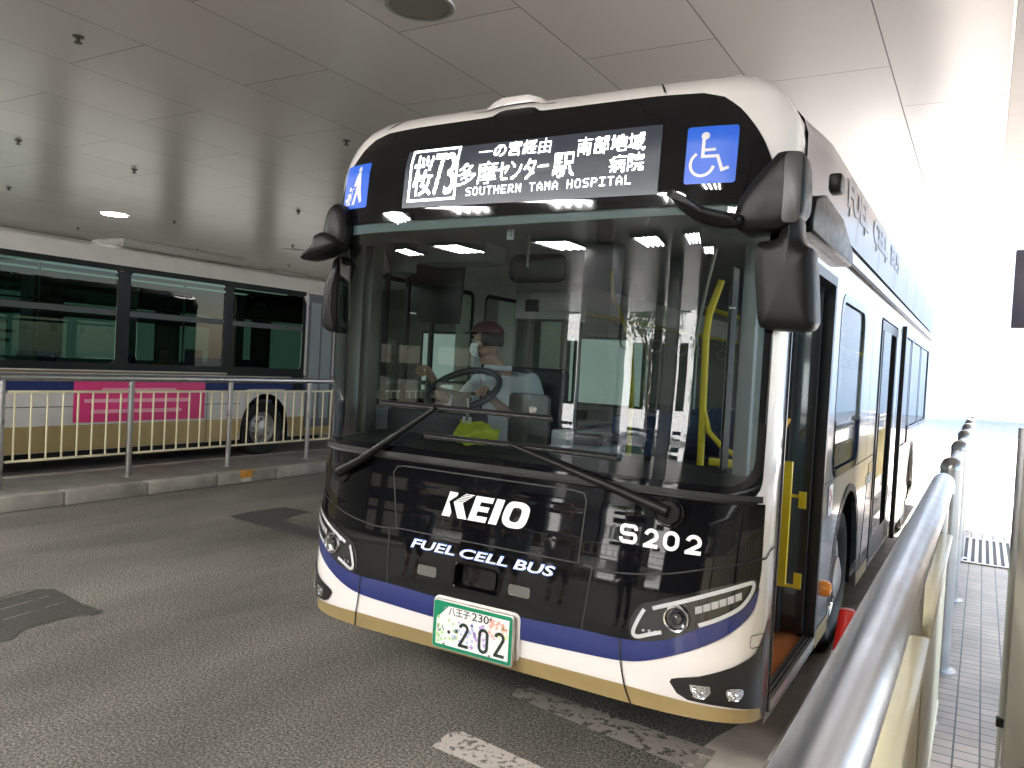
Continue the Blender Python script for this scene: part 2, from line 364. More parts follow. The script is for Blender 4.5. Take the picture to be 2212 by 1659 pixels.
def _S(g): return 1-(1-min(g,1)**P_)**(1/Q_)
_u=0;px=0;py=0
for i in range(1,_N+1):
    g=math.sin(i/_N*math.pi/2); x=W*g; y=.4*_S(g)
    _u+=math.hypot(x-px,y-py); px,py=x,y; _tab.append((_u,g,_S(g)))
UM=_u
def gu(u):
    a=abs(u)
    if .9<a<=1.3: a=.9+(a-.9)*1.07
    elif 1.3<a<UM: a=1.328+(a-1.3)/(UM-1.3)*(UM-1.328)
    if a>=UM: return (1.0,1.0)
    lo,hi=0,_N
    while hi-lo>1:
        m=(lo+hi)//2
        if _tab[m][0]<=a: lo=m
        else: hi=m
    t=(a-_tab[lo][0])/max(1e-9,_tab[hi][0]-_tab[lo][0])
    return (_tab[lo][1]+t*(_tab[hi][1]-_tab[lo][1]), _tab[lo][2]+t*(_tab[hi][2]-_tab[lo][2]))
def FP(u,z,off=0.0):
    """front surface point; u unrolled width, off outward"""
    def q(u,z):
        g,s=gu(u); sg=1 if u>=0 else -1
        y0=Y0(z); x=sg*wz(z)*g; y=y0+((YB(z) if u>=0 else YBL(z))-y0)*s
        if abs(u)>UM: y+=abs(u)-UM
        return (x,y,z)
    p=q(u,z)
    if off:
        e=.004; a=q(u+e,z); b=q(u-e,z); c=q(u,min(z+e,ZT)); d=q(u,z-e)
        t1=[a[i]-b[i] for i in range(3)]; t2=[c[i]-d[i] for i in range(3)]
        n=(t1[1]*t2[2]-t1[2]*t2[1], t1[2]*t2[0]-t1[0]*t2[2], t1[0]*t2[1]-t1[1]*t2[0])
        L=math.sqrt(sum(k*k for k in n)) or 1
        p=tuple(p[i]+n[i]/L*off for i in range(3))
    return p
def FN(u,z):
    e=.004; z=min(z,ZT-.006)
    a,b,c,d=(Vector(FP(*q)) for q in ((u+e,z),(u-e,z),(u,z+e),(u,z-e)))
    return tuple((a-b).cross(c-d).normalized())
def FM(off): return lambda u,z: FP(u,z,off)
def fpatch(name,mat,parent,shapes,off,step=.04): return patch(name,mat,parent,shapes,FM(off),step,FN)
def mir(P): return [(-x,z) for x,z in P][::-1]
def ST(polys,w,closed=False): return [ribbon(p,w,closed) for p in polys]
# ================================================================ SETTING
def sheet(name,x0,y0,x1,y1,z,mat,kind='structure'):
    o=mesh(name,[(x0,y0,z),(x1,y0,z),(x1,y1,z),(x0,y1,z)],[(0,1,2,3)],mat,None,False); o['kind']=kind; return o
asph=asphalt(); conc=M('concrete',(.52,.48,.43),.75,var=.18,vscale=5,bump=.25,bscale=70); conc2=M('kerb_concrete',(.34,.32,.28),.8,var=.22,vscale=4,bump=.3,bscale=60)
isl=M('island_paving',(.21,.20,.18),.8,var=.2,vscale=3,bump=.3,bscale=50)
sheet('road',-90,-90,90,120,0,asph)
# gutter of pale concrete beside the boarding kerb
g=patch('gutter',conc,None,[([(1.02,-.05),(1.30,-.05),(1.30,14),(1.02,14),(1.02,1.4),(1.09,1.2),(.98,.78),(.93,.42)],[])],lambda x,y:(x,y,.004),.4,None,False); g['kind']='structure'
g=patch('gutter',conc,None,[([(1.04,-8),(1.30,-8),(1.30,-.09),(.98,-.09),(.86,-.5),(.95,-1.4),(1.0,-3)],[])],lambda x,y:(x,y,.004),.4,None,False); g['kind']='structure'
# kerb stones
m=MB(); y=-8.
while y<40: m.box((1.302,y+.005,0),(1.48,y+.595,.148),.012); y+=.6
o=m.build('kerb',conc2,None,True); o['kind']='structure'
o=box('pavement',(1.482,-8,-.05),(7,60,.16),tiles()); o['kind']='structure'
# drain grate in the pavement
gr=empty('drain_grate',(1.95,5.6,.165),'slotted metal drain grate set across the tiled pavement','drain grate')
fr=MB(); fr.box((1.72,5.50,.164),(2.62,5.54,.172)); fr.box((1.72,6.90,.164),(2.62,6.94,.172)); fr.box((1.72,5.54,.164),(1.76,6.90,.172)); fr.box((2.58,5.54,.164),(2.62,6.90,.172)); fr.build('frame',alu,gr)
box('drain_bed',(1.76,5.54,.1612),(2.58,6.90,.1625),seam,gr)
b=MB(); x=1.79
while x<2.57: b.box((x,5.54,.163),(x+.032,6.90,.1705)); x+=.062
b.build('grating',M('grate_metal',(.5,.49,.46),.4,metal=.6,var=.1),gr)
# island between the two bus lanes
m=MB(); y=-11.2
while y<24: m.box((-6.62,y+.008,0),(-6.46,y+.992,.155),.015); y+=1.0
o=m.build('kerb',conc2,None,True); o['kind']='structure'
o=box('island',(-7.62,-11.2,-.05),(-6.622,24,.15),isl); o['kind']='structure'
m=MB(); y=-11.2
while y<24: m.box((-7.78,y+.008,0),(-7.622,y+.992,.153),.015); y+=1.0
o=m.build('kerb',conc2,None,True); o['kind']='structure'
rf=empty('road_reflector',(-6.5,4.27,.155),'small orange reflector fixed to the edge of the island kerb','reflector')
MB().box((-6.50,4.17,.156),(-6.42,4.37,.166),.004).box((-6.459,4.17,.07),(-6.448,4.37,.156),.004).build('plate',M('orange_reflector',(.75,.33,.03),.4,var=.15,vscale=20),rf,True)
box('base',(-6.459,4.19,.02),(-6.450,4.35,.07),M('reflector_base',(.6,.58,.5),.7,var=.2,vscale=20),rf)
# road markings, patches
paint=worn('worn_white_paint',(.55,.50,.45),.56,30); paint2=worn('faded_white_paint',(.27,.25,.22),.55,14)
def decal(name,P,z,mat): 
    o=patch(name,mat,None,[(P,[])],lambda x,y:(x,y,z),.5,None,False); o['kind']='structure'; return o
decal('road_marking',[(-.08,-.16),(-.1,.0),(-.05,.05),(1.0,-.10),(1.0,-.26)],.008,paint)
decal('road_marking',[(-.08,.56),(-.1,.66),(-.04,.72),(1.02,.62),(1.02,.36),(.2,.5)],.008,paint2)
dk=M('asphalt_patch',(.062,.062,.055),.6,var=.3,vscale=30,bump=.5,bscale=90)
decal('road_patch',[(-4.84, 2.64), (-4.89, 2.96), (-4.85, 3.42), (-4.45, 3.44), (-4.41, 3.21), (-4.31, 2.89), (-3.73, 2.82), (-3.5, 2.8), (-3.22, 2.51), (-3.73, 2.52), (-4.36, 2.57)],.004,dk)
decal('road_patch',[(-3.69, -0.31), (-3.7, -0.24), (-3.75, -0.09), (-3.71, 0.02), (-3.63, 0.1), (-3.45, 0.08), (-3.19, 0.03), (-2.94, 0.04), (-2.9, -0.06), (-2.98, -0.1), (-2.98, -0.32), (-2.97, -0.47), (-2.84, -0.6), (-2.86, -0.66), (-2.92, -0.69)],.004,dk)
for k in range(3): decal('road_marking',[(-3.62+.2*k,-.48),(-3.70+.2*k,-.02),(-3.685+.2*k,-.02),(-3.605+.2*k,-.48)],.008,paint2)
# ceiling
H=4.5; cm=ceilmat()
m=MB(); m.box((-45,-24,H),(2.04,11,H+.25)); m.box((-45,11.0,H),(-1.6,30,H+.25)); o=m.build('ceiling',cm); o['kind']='structure'
beam_m=M('soffit_panel',(.46,.44,.41),.45,var=.05)
bm_=empty('ceiling_beam',(2.3,0,4.4),'plain pale beam running along the right edge of the panelled ceiling','beam')
box('soffit',(2.06,-24,4.40),(2.75,11,4.8),beam_m,bm_); box('edge_trim',(2.045,-24,4.46),(2.058,11,4.52),alu,bm_)
o=box('ceiling_soffit',(2.76,-24,4.55),(9,11,4.8),beam_m); o['kind']='structure'
# recessed downlights and sprinkler heads in the ceiling
def downlight(x,y,r,lit,label):
    t=empty('downlight',(x,y,H),label,'ceiling light','recessed round downlights')
    MB().lathe((x,y,H),[(r,-.012),(r*1.13,-.015),(r*1.15,-.002)],n=32).build('trim_ring',M('light_trim',(.5,.5,.48),.3,metal=.5),t,True)
    if lit: MB().lathe((x,y,H),[(0,-.006),(r,-.010)],n=32).build('diffuser',M('lit_diffuser',(1,1,1),.5,emit=12,ecol=(1,.97,.86)),t)
    else: MB().lathe((x,y,H),[(0,-.0035),(r*.6,-.004),(r,-.010)],n=32).build('diffuser',M('unlit_diffuser',(.20,.20,.17),.35,var=.05),t,True)
downlight(-1.86,1.70,.235,False,'large unlit grey recessed downlight in the ceiling above the bus')
downlight(-14.04,7.05,.25,True,'bright lit round downlight in the ceiling above the passing bus')
downlight(-13.97,12.06,.25,False,'thin ringed unlit downlight in the far ceiling beside the left bus mirror')
for i,(x,y) in enumerate([(-4.57,.65),(-8.75,2.35),(-8.7,3.93),(-12.25,4.02),(-4.55,3.84),(-8.63,7.06),(-12.18,7.15),(-15.51,7.14),(-15.55,10.31),(-12.16,10.32),(-15.42,13.32)]):
    x=2.017+(x-2.017)*1.08; y=-3.159+(y+3.159)*1.08
    pos=['first and largest, at the top left','large, at the left edge','in the second row','small, at the left edge','just left of the bus roof corner','above the left mirror','right of the bright downlight','left of the bright downlight','small, right above the passing bus roof','just above the ringed downlight','tiny, below the ringed downlight'][i]
    t=empty('sprinkler_head',(x,y,H),'small dark sprinkler head on the ceiling, '+pos,'sprinkler','sprinkler heads on the ceiling')
    MB().lathe((x,y,H),[(.05,-.002),(.045,-.012),(0,-.014)],n=16).build('flange',M('sprinkler_metal',(.12,.11,.10),.4,metal=.6),t,True)
    MB().lathe((x,y,H),[(.018,-.012),(.018,-.05),(.035,-.055),(.035,-.062),(0,-.066)],n=12).build('nozzle',M('sprinkler_metal'),t,True)
# fluorescent luminaires over the lanes behind the photographer (mirrored in the windscreen), with added ones out of view
lampm=M('fluorescent_tube',(1,1,1),.5,emit=30,ecol=(1,.99,.97)); refl=M('luminaire_tray',(.02,.02,.02),.6)
def luminaire(x,y,label):
    t=empty('fluorescent_light',(x,y,H),label,'ceiling light','four-tube ceiling lights')
    fr=MB(); a,b=.42,.64; fr.box((x-a,y-b,H-.09),(x-a+.03,y+b,H-.004)); fr.box((x+a-.03,y-b,H-.09),(x+a,y+b,H-.004)); fr.box((x-a+.03,y-b,H-.09),(x+a-.03,y-b+.03,H-.004)); fr.box((x-a+.03,y+b-.03,H-.09),(x+a-.03,y+b,H-.004)); fr.box((x-a+.03,y-b+.03,H-.02),(x+a-.03,y+b-.03,H-.004)); fr.build('tray',refl,t)
    for k in range(4): tube('tube',[(x-.28+.187*k,y-.57,H-.06),(x-.28+.187*k,y+.57,H-.06)],.030,lampm,t,8)
names=['leftmost','second from the left','middle','second from the right','rightmost']
for j,(yy,nm,xs_) in enumerate(((-10.3,'far',(-9.6,-7.7,-5.2,-2.9,-1.1)),(-6.7,'near',(-7.3,-5.3,-3.45,-1.2)))):
    for i,xx in enumerate(xs_): luminaire(xx,yy,'lit four-tube ceiling light mirrored in the windscreen, %s in the %s row'%(names[i],nm))
for i,(xx,yy) in enumerate(((.4,-5.2),(1.4,-8.2),(-.3,-12),(-9.5,-1.9),(-13.5,-1.5),(-16,-.2))):  # last two are added out of view to brighten the left ceiling
    luminaire(xx,yy,['lit four-tube ceiling light behind the photographer over the kerb','lit four-tube ceiling light over the pavement at the back','lit four-tube ceiling light far behind over the lane','lit four-tube ceiling light left of the view over the passing bus lane','added unseen four-tube light left of the view, brightening the ceiling over the far lane','added unseen four-tube light by the terminal wall, brightening the left ceiling'][i])
# pale columns, terminal wall and shops on the far side
colm=M('column_cladding',(.55,.60,.50),.4,var=.05); wallm=M('terminal_wall',(.24,.24,.20),.5,var=.08)
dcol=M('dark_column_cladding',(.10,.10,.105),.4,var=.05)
def column(x,y,w,label,colm=colm):
    t=empty('column',(x,y,0),label,'column','square columns of the terminal')
    box('shaft',(x-w,y-w,0),(x+w,y+w,H),colm,t,.02); box('plinth',(x-w-.04,y-w-.04,0),(x+w+.04,y+w+.04,.3),M('plinth_stone',(.2,.19,.18),.5),t)
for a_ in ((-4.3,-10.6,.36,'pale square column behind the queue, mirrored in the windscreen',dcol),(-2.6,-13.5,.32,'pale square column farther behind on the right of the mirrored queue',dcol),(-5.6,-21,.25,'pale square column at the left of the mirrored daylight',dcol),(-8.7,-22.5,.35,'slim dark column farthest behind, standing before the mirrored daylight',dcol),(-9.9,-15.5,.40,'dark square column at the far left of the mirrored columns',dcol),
    (-10.3,17.5,.34,'pale green column seen through the left side window of the bus'),(-7.6,15.2,.3,'pale green column nearest the left rear of the bus'),(-13.2,19.5,.34,'pale green column left of the others at the far wall')): column(*a_)
tw=empty('terminal_building',(-20,21,0),'long pale terminal wall with lit shop windows behind the passing bus','building')
box('wall',(-40,22,0),(-1.6,22.3,H),wallm,tw); box('wall',(-19.6,-22,0),(-19.3,22,H),wallm,tw); box('wall',(-1.75,11.4,0),(-1.5,22,H),wallm,tw)  # third wall is added behind the bus to block outdoor daylight
glow=M('lit_shop_window',(.9,.95,.9),.4,emit=.06,ecol=(.86,1,.92)); frm=M('window_frame_dark',(.05,.06,.06),.5)
for i,x in enumerate((-28,-24,-15.6,-9.2)):
    f=box('window',(x-1.45,21.93,.5),(x+1.45,21.99,2.9),frm,tw); box('pane',(x-1.36,21.915,.6),(x+1.36,21.928,2.8),glow,f)
for i,y in enumerate((3.2,6.8,10.4,14,17.6)):
    f=box('window',(-19.29,y-1.45,.5),(-19.24,y+1.45,2.9),frm,tw); box('pane',(-19.238,y-1.36,.6),(-19.225,y+1.36,2.8),M('lit_waiting_room',(.9,.95,.9),.4,emit=.17,ecol=(1,.97,.88)),f)
def poster(x,y,z,w,h,cols,label):
    t=empty('poster',(x,y,z),label,'poster')
    box('board',(x,y-w/2,z-h/2),(x+.03,y+w/2,z+h/2),M('poster_board_%s'%cols[0],cols[1],.4,emit=.12,ecol=cols[1]),t)
    m=MB(); 
    for k in range(5): m.box((x+.031,y-w*.4,z+h*(.3-.14*k)),(x+.034,y+w*(.1+.06*((k*3)%5)),z+h*(.3-.14*k)+h*.045))
    m.build('print',M('poster_print_%s'%cols[0],cols[2],.5),t)
poster(-19.2,1.2,2.0,1.5,1.9,('a',(.85,.85,.70),(.12,.12,.10)),'pale poster with dark print seen through the first window of the passing bus')
poster(-19.2,7.4,2.1,1.2,1.7,('b',(.80,.92,.86),(.10,.14,.13)),'white poster with printed lines seen through the second window of the passing bus')
poster(-19.2,5.5,1.6,1.6,.8,('c',(.10,.62,.62),(.75,.7,.1)),'teal poster with a yellow line seen through the passing bus')
sb=empty('added_dark_walls',(-14,-17,0),'unseen dark walls added behind the photographer to darken reflections, with a few lit panes','building')  # unseen walls added to darken windscreen reflections and block side light
box('wall',(-19.2,-17.6,0),(-9.8,-17.2,H),M('added_dark_wall',(.13,.12,.11),.5,var=.1),sb); box('wall',(-19.2,-23.9,0),(-11.8,-23.6,H),M('added_dark_wall'),sb); box('wall',(-2.6,-23.9,0),(4.55,-23.6,H),M('added_dark_wall'),sb); box('wall',(4.6,-24,.16),(4.9,-1.5,4.5),M('added_dark_wall'),sb)
for i,x in enumerate((-17.8,-15.0,-12.2)):
    f=box('window',(x-.95,-17.19,.6),(x+.95,-17.14,2.6),frm,sb); box('pane',(x-.88,-17.135,.68),(x+.88,-17.12,2.52),M('added_wall_pane',(.8,.8,.7),.4,emit=.05,ecol=(1,.9,.7)),f)
# outside in the sun
fac=M('sunlit_facade',(.85,.84,.82),.7,var=.05)
def block(name,x0,y0,x1,y1,h,label,win=True):
    t=empty(name,((x0+x1)/2,(y0+y1)/2,0),label,'building')
    box('wall',(x0,y0,0),(x1,y1,h),fac,t); box('roof',(x0-.3,y0-.3,h),(x1+.3,y1+.3,h+.5),conc,t)
    f=y0 if y0>0 else y1; s=-1 if y0>0 else 1
    m=0
    x=x0+2
    while win and x<x1-2 and m<40:
        for z in range(3,int(h)-1,4): w=box('window',(x,f+s*.06,z),(x+2,f+s*.02,z+1.8),dkglass,t); m+=1
        x+=4
block('office_building',-8,46,30,60,19,'bright pale building beyond the open end of the terminal',False)
block('office_building',-40,-64,10,-50,17,'sunlit pale building behind the photographer, mirrored in the windscreen')
o=sheet('forecourt',-60,13.4,60,46,.008,M('sunlit_concrete',(.55,.53,.5),.8,var=.05)); 
o=sheet('forecourt',-60,-50,60,-24.2,.008,M('sunlit_concrete'))
leafm=M('leaf',(.07,.13,.035),.6,var=.4,vscale=2); bark=M('bark',(.10,.075,.05),.85,var=.2,bump=.4,bscale=20)
def tree(x,y,h,label,seed):
    rn=random.Random(seed); t=empty('broadleaf_tree',(x,y,0),label,'tree')
    m=MB(); m.tube([(x,y,0),(x+.1,y,h*.25),(x,y+.1,h*.55)],[.22,.17,.1],8)
    for k in range(7):
        a=k*.9; m.tube([(x,y,h*(.3+.03*k)),(x+math.cos(a)*h*.2,y+math.sin(a)*h*.2,h*(.55+.04*k))],[.08,.03],6)
    m.build('trunk',bark,t,True); V=[];F=[]
    cl=[(x+rn.gauss(0,h*.17),y+rn.gauss(0,h*.17),h*rn.uniform(.45,.95),rn.uniform(.5,1.0)) for _ in range(26)]
    for cx,cy,cz,r in cl:
        for _ in range(110):
            d=Vector((rn.gauss(0,1),rn.gauss(0,1),rn.gauss(0,1))).normalized()*r*rn.uniform(.4,1.05); p=Vector((cx,cy,cz))+d
            a=Vector((rn.uniform(-1,1),rn.uniform(-1,1),rn.uniform(-1,1))).normalized(); b=a.orthogonal().normalized(); s=.12; n=len(V)
            V+=[p-a*s,p+b*s*.6,p+a*s,p-b*s*.6]; F.append((n,n+1,n+2,n+3))
    mesh('crown',V,F,leafm,t,False)
tree(-9,-30,7,'leafy green tree outside in the sun behind the photographer, left of the mirrored daylight',3); tree(-1.5,-31,7.5,'leafy green tree outside behind the photographer, right of the mirrored daylight',5)
tree(-4.6,27,4.2,'small leafy tree in the daylight beyond the front of the passing bus',8)
# ================================================================ FUEL CELL BUS
bus=empty('city_bus',(0,5.2,0),'large white and black city bus with lit destination sign and open front door','bus')
B0=[(0,.368),(.5,.366),(.8,.363),(1.2,.358),(1.4,.352),(UM,.345)]
bot=mir(B0)[:-1]+B0
WS=rrect(-1.255,1.30,1.255,2.55,.07,5)
shell=bot+[(UM,ZT-.002),(-UM,ZT-.002)]
fpatch('front_shell',white,bus,[(shell,[WS,rrect(-.16,.69,.122,.828,.03)])],0,.05)
# black header panel with the notch of the roof camera
HR=[(1.243,2.545),(1.245,2.62),(1.215,2.70),(1.17,2.80),(1.118,2.886),(1.072,2.963),(1.02,3.022),(.94,3.05),(.73,3.060),(.1,3.062)]
HR=[(u,z-.02*min(max((z-2.6)/.2,0),1)) for u,z in HR]
HL=[(-.27,3.062),(-.73,3.058),(-.94,3.05),(-1.02,3.022),(-1.072,2.963),(-1.118,2.886),(-1.17,2.80),(-1.215,2.70),(-1.245,2.62),(-1.243,2.545)]
HL=[(u,z-.02*min(max((z-2.6)/.2,0),1)) for u,z in HL]
hd=fpatch('header_panel',gloss,bus,[(HR+[(.07,3.046),(.03,3.070),(-.02,3.078),(-.16,3.079),(-.19,3.072),(-.22,3.046)]+HL,[])],.004,.05)
# white moulded bump over the notch
mb=MB(); 
for a,b,c in ((-.30,3.13,.5),(-.24,3.16,.33),(-.18,3.205,.30),(-.03,3.205,.30),(.05,3.16,.33),(.14,3.13,.5)): pass
P=[(-.40,3.09),(-.33,3.095),(-.27,3.115),(-.22,3.125),(-.07,3.125),(-.02,3.115),(.04,3.095),(.12,3.09)]
V=[];F=[]
nn=len(P)
up=[(-.40,3.10),(-.33,3.115),(-.27,3.15),(-.22,3.168),(-.07,3.168),(-.02,3.15),(.04,3.115),(.12,3.10)]
for i in range(nn):
    P[i]=(P[i][0]+.025,P[i][1]-.005); up[i]=(up[i][0]+.025,up[i][1]-.008)
    V+=[FP(P[i][0],P[i][1],.006),(up[i][0],.325,up[i][1]),(up[i][0],.40,up[i][1]+.015),(up[i][0],.75,3.172)]
for i in range(nn-1):
    for k in range(3): F.append((i*4+k,(i+1)*4+k,(i+1)*4+k+1,i*4+k+1))
mesh('roof_camera_housing',V,F,white,bus)
for u in (-.985,.765): fpatch('frame_joint',seam,bus,[ribbon([(u,3.055),(u+.002,3.17)],.010)],.003)
# front side frame seams
for s in (1,-1): fpatch('pillar_joint',seam,bus,[ribbon([(s*1.30,1.04),(s*1.36,1.045),(s*1.42,1.075),(s*UM,1.08)],.010)],.003)
# windscreen with its black border
WB=rrect(-1.275,1.285,1.275,2.565,.09,6); WG=rrect(-1.225,1.335,1.225,2.525,.12,6)
fpatch('windshield_border',gloss,bus,[(WB,[WG])],.003,.05)
fpatch('windshield',wsglass,bus,[(rrect(-1.235,1.325,1.235,2.535,.12,6),[])],.0,.05)
fpatch('windshield_gasket',rubber,bus,[ribbon([(-1.28,1.29),(1.28,1.29)],.028)],.010,.06)
tube('hood_upper_edge',[FP(u/20,1.272,.006) for u in range(-25,26)],.010,plast,bus,8)
# lower black panel
BT=[(0,.640),(.2,.632),(.545,.643),(.734,.643),(.872,.659),(.954,.691),(1.051,.749),(1.146,.819),(1.248,.874),(1.302,.917)]
BB=[(0,.537),(.2,.528),(.55,.539),(.74,.549),(.856,.574),(.993,.631),(1.121,.70),(1.219,.771),(1.285,.841),(1.312,.93)]
BTs=cat(BT,4,False); BBs=cat(BB,4,False)
hp=mir(BTs)[:-1]+BTs+[(1.315,1.0),(1.305,1.27),(-1.305,1.27),(-1.315,1.0)]
hood=fpatch('hood_panel',gloss,bus,[(hp,[rrect(-.148,.70,.110,.818,.025)])],.004,.05)
def sm(P): return cat(P,4,False)
PAN=[(-.60,1.20),(-.58,1.232),(-.54,1.240),(.44,1.240),(.495,1.232),(.51,1.20),(.505,.925),(-.53,.925)]
fpatch('hood_seams',seam,bus,[ribbon(PAN,.007,True)]+[ribbon(sm([(s*.53,.922),(s*.672,.915),(s*.887,.942),(s*1.087,.997),(s*1.31,1.05)]),.007) for s in (1,-1)]
   +[ribbon([(s*.575,.915),(s*.553,.645)],.008) for s in (1,-1)],.0055,.05)
fpatch('blue_stripe',blue,bus,[(mir(BTs)[:-1]+BTs+BBs[::-1]+mir(BBs)[::-1][1:],[])],.004,.05)
GT=[(0,.452),(.21,.446),(.5,.447),(.745,.447),(.99,.434),(1.2,.420),(1.386,.405),(UM,.40)]
fpatch('gold_stripe',gold,bus,[(mir(GT)[:-1]+GT+B0[::-1]+mir(B0)[::-1][1:],[])],.003,.05)
fpatch('bumper_seams',seam,bus,[ribbon(sm([(s*.735,.643),(s*.742,.55),(s*.765,.44),(s*.79,.357)]),.007) for s in (1,-1)],.0065,.05)
# plate surround and licence plate
fpatch('plate_surround',white,bus,[(rrect(-.246,.42,.246,.648,.035),[])],.0065,.05)
plate=empty('x',(0,0,0),'','' ) if False else None
PM=lambda y:(lambda x,z:(x,y,z))
px0,pz0,px1,pz1=-.228,.402,.228,.640; ypl=.0
lp=solid('license_plate',rrect(px0,pz0,px1,pz1,.014,4),ypl+.02,ypl,M('plate_frame_metal',(.6,.58,.52),.35,metal=.7),bus,bev=.003)
green=M('plate_green',(.0,.21,.10),.4)
patch('green_border',green,lp,[(rrect(px0+.006,pz0+.006,px1-.006,pz1-.006,.012,4),[])],PM(ypl-.001),.5,None,False)
gx0,gz0,gx1,gz1=px0+.024,pz0+.022,px1-.022,pz1-.024
patch('plate_face',M('plate_white',(.80,.79,.78),.4),lp,[([(gx0,gz0),(gx1,gz0),(gx1,gz1),(gx0+.07,gz1),(gx0,gz1-.068)],[])],PM(ypl-.002),.5,None,False)
fl=[]; rn=random.Random(4); shp={}
def flower(cx,cz,r,k):
    return [(cx+r*(.72+.28*math.cos(k*2*math.pi*i/30))*math.cos(2*math.pi*i/30),cz+r*(.72+.28*math.cos(k*2*math.pi*i/30))*math.sin(2*math.pi*i/30)) for i in range(30)]
pal=[((.42,.66,.28),-.2,-.08),((.40,.46,.80),-.10,.02),((.50,.34,.72),.0,.1),((.85,.42,.32),.10,.19),((.72,.80,.25),.13,.2)]
for ci,(c,a,b) in enumerate(pal):
    sh=[]; shp={}
    for _ in range(22 if ci<4 else 5):
        cx=rn.uniform(a,b); cz=rn.uniform(gz0+.012,gz1-.05) if ci<3 else rn.uniform(gz0+.09,gz1-.015)
        if all(math.hypot(cx-q[0],cz-q[1])>.0145 for q in shp.values()):
            shp[len(shp)]=(cx,cz); sh.append((flower(cx,cz,rn.uniform(.008,.0145),rn.choice((4,5,5,6))),[]))
    if sh: patch('plate_pattern',M('plate_flower_%d'%ci,c,.5),lp,sh,PM(ypl-.0026),.5,None,False)
ink=M('plate_ink',(.02,.035,.025),.4)
def two(x,z,w,h): 
    r=w/2; P=[(x+r+r*.95*math.cos(math.radians(a)),z+h-r+r*math.sin(math.radians(a))) for a in range(160,-41,-20)]
    return P+[(x+w*.0+.0,z)] if False else P+[(x+w*.08,z+.004),(x+w,z+.0)]
def sevenseg2(x,z,w,h,t):
    r=(w-t)/2; cx=x+w/2; cz=z+h-t/2-r
    arc=[(cx+r*math.cos(math.radians(a)),cz+r*math.sin(math.radians(a))) for a in range(170,-26,-15)]
    return [ribbon(arc+[(x+t*.55,z+t*.55)],t),([(x,z),(x+w,z),(x+w,z+t),(x+t*.9,z+t),(x,z+t*.85)],[])]
def zero(x,z,w,h,t):
    r=w/2; P=[]
    for k in range(13): a=math.radians(k*15); P.append((x+r+(r-t/2)*math.cos(a),z+h-r+(r-t/2)*math.sin(a)))
    for k in range(13): a=math.radians(180+k*15); P.append((x+r+(r-t/2)*math.cos(a),z+r+(r-t/2)*math.sin(a)))
    return [ribbon(P,t,True)]
t=.0155; zz=gz0+.010; hh=.118
sh=sevenseg2(-.072,zz,.058,hh,t)+zero(.040,zz-.002,.058,hh,t)+sevenseg2(.128,zz,.058,hh,t)+[(circ(-.128,zz+.058,.009),[])]
patch('plate_number',ink,lp,sh,PM(ypl-.0032),.5,None,False)
for it in (('八王子',(-.135,.575,-.012,.612),.012),('230',(.0,.575,.095,.613),.01),('い',(-.196,.485,-.158,.520),.01)): text('plate_text',[it],PM(ypl-.0032),ink,lp)
bolts=MB()
for x,z in ((-.155,.602),(.105,.602),(-.155,.428),(.105,.428)): bolts.lathe((x,ypl-.001,z),[(.0065,0),(.0065,-.004),(.004,-.006),(0,-.006)],'y',10)
bolts.build('bolts',M('bolt_metal',(.3,.28,.25),.4,metal=.8),lp,True)
# logo and lettering on the hood
K1=[(-.251,1.144),(-.201,1.143),(-.206,1.127),(-.246,1.097),(-.219,1.049),(-.225,1.027),(-.273,1.027)]
K2=[(-.219,1.098),(-.165,1.098),(-.124,1.026),(-.177,1.026)]
st=[]
for k in range(6):
    f=k/5; a=(-.162+f*(-.217+.162),1.139+f*(1.0985-1.139)); st.append(([(a[0],a[1]),(a[0]+.054,a[1]),(a[0]+.0585,a[1]+.0048),(a[0]+.0045,a[1]+.0048)],[]))
Ee=[(-.095,1.143),(.009,1.143),(.004,1.117),(-.062,1.117),(-.066,1.097),(-.009,1.097),(-.014,1.073),(-.071,1.073),(-.0745,1.052),(-.010,1.052),(-.016,1.026),(-.118,1.026)]
Ii=[(.024,1.143),(.069,1.143),(.046,1.026),(.0,1.026)]
Oo=cat([(.142,1.1445),(.180,1.141),(.207,1.124),(.211,1.096),(.202,1.052),(.180,1.030),(.145,1.0245),(.105,1.027),(.076,1.045),(.071,1.077),(.082,1.118),(.105,1.140)],4)
Oi=cat([(.135,1.1165),(.160,1.115),(.169,1.100),(.163,1.068),(.150,1.053),(.125,1.052),(.110,1.064),(.116,1.097),(.122,1.112)],4)
KS=lambda P:[(u+.012+(z-1.026)*.09,1.027+(z-1.026)*1.04) for u,z in P]
K1,K2,Ee,Ii,Oo,Oi=map(KS,(K1,K2,Ee,Ii,Oo,Oi)); st=[(KS(o),h) for o,h in st]
fpatch('hood_logo',deco,hood,[(K1,[]),(K2,[]),(Ee,[]),(Ii,[]),(Oo,[Oi])]+st,.0075,.03)
FT=[('FUEL',(-.424,.847,-.155,.891),.022,.22),('CELL',(-.124,.846,.147,.890),.022,.22),('BUS',(.180,.844,.398,.890),.022,.22)]
text('lettering_outline',[(a,(b[0]-.003,b[1]-.003,b[2]+.003,b[3]+.003),c+.012,d) for a,b,c,d in FT],FM(.0072),M('lettering_blue',(.03,.13,.55),.4),hood)
text('lettering',FT,FM(.0084),M('lettering_pale',(.72,.76,.84),.4),hood)
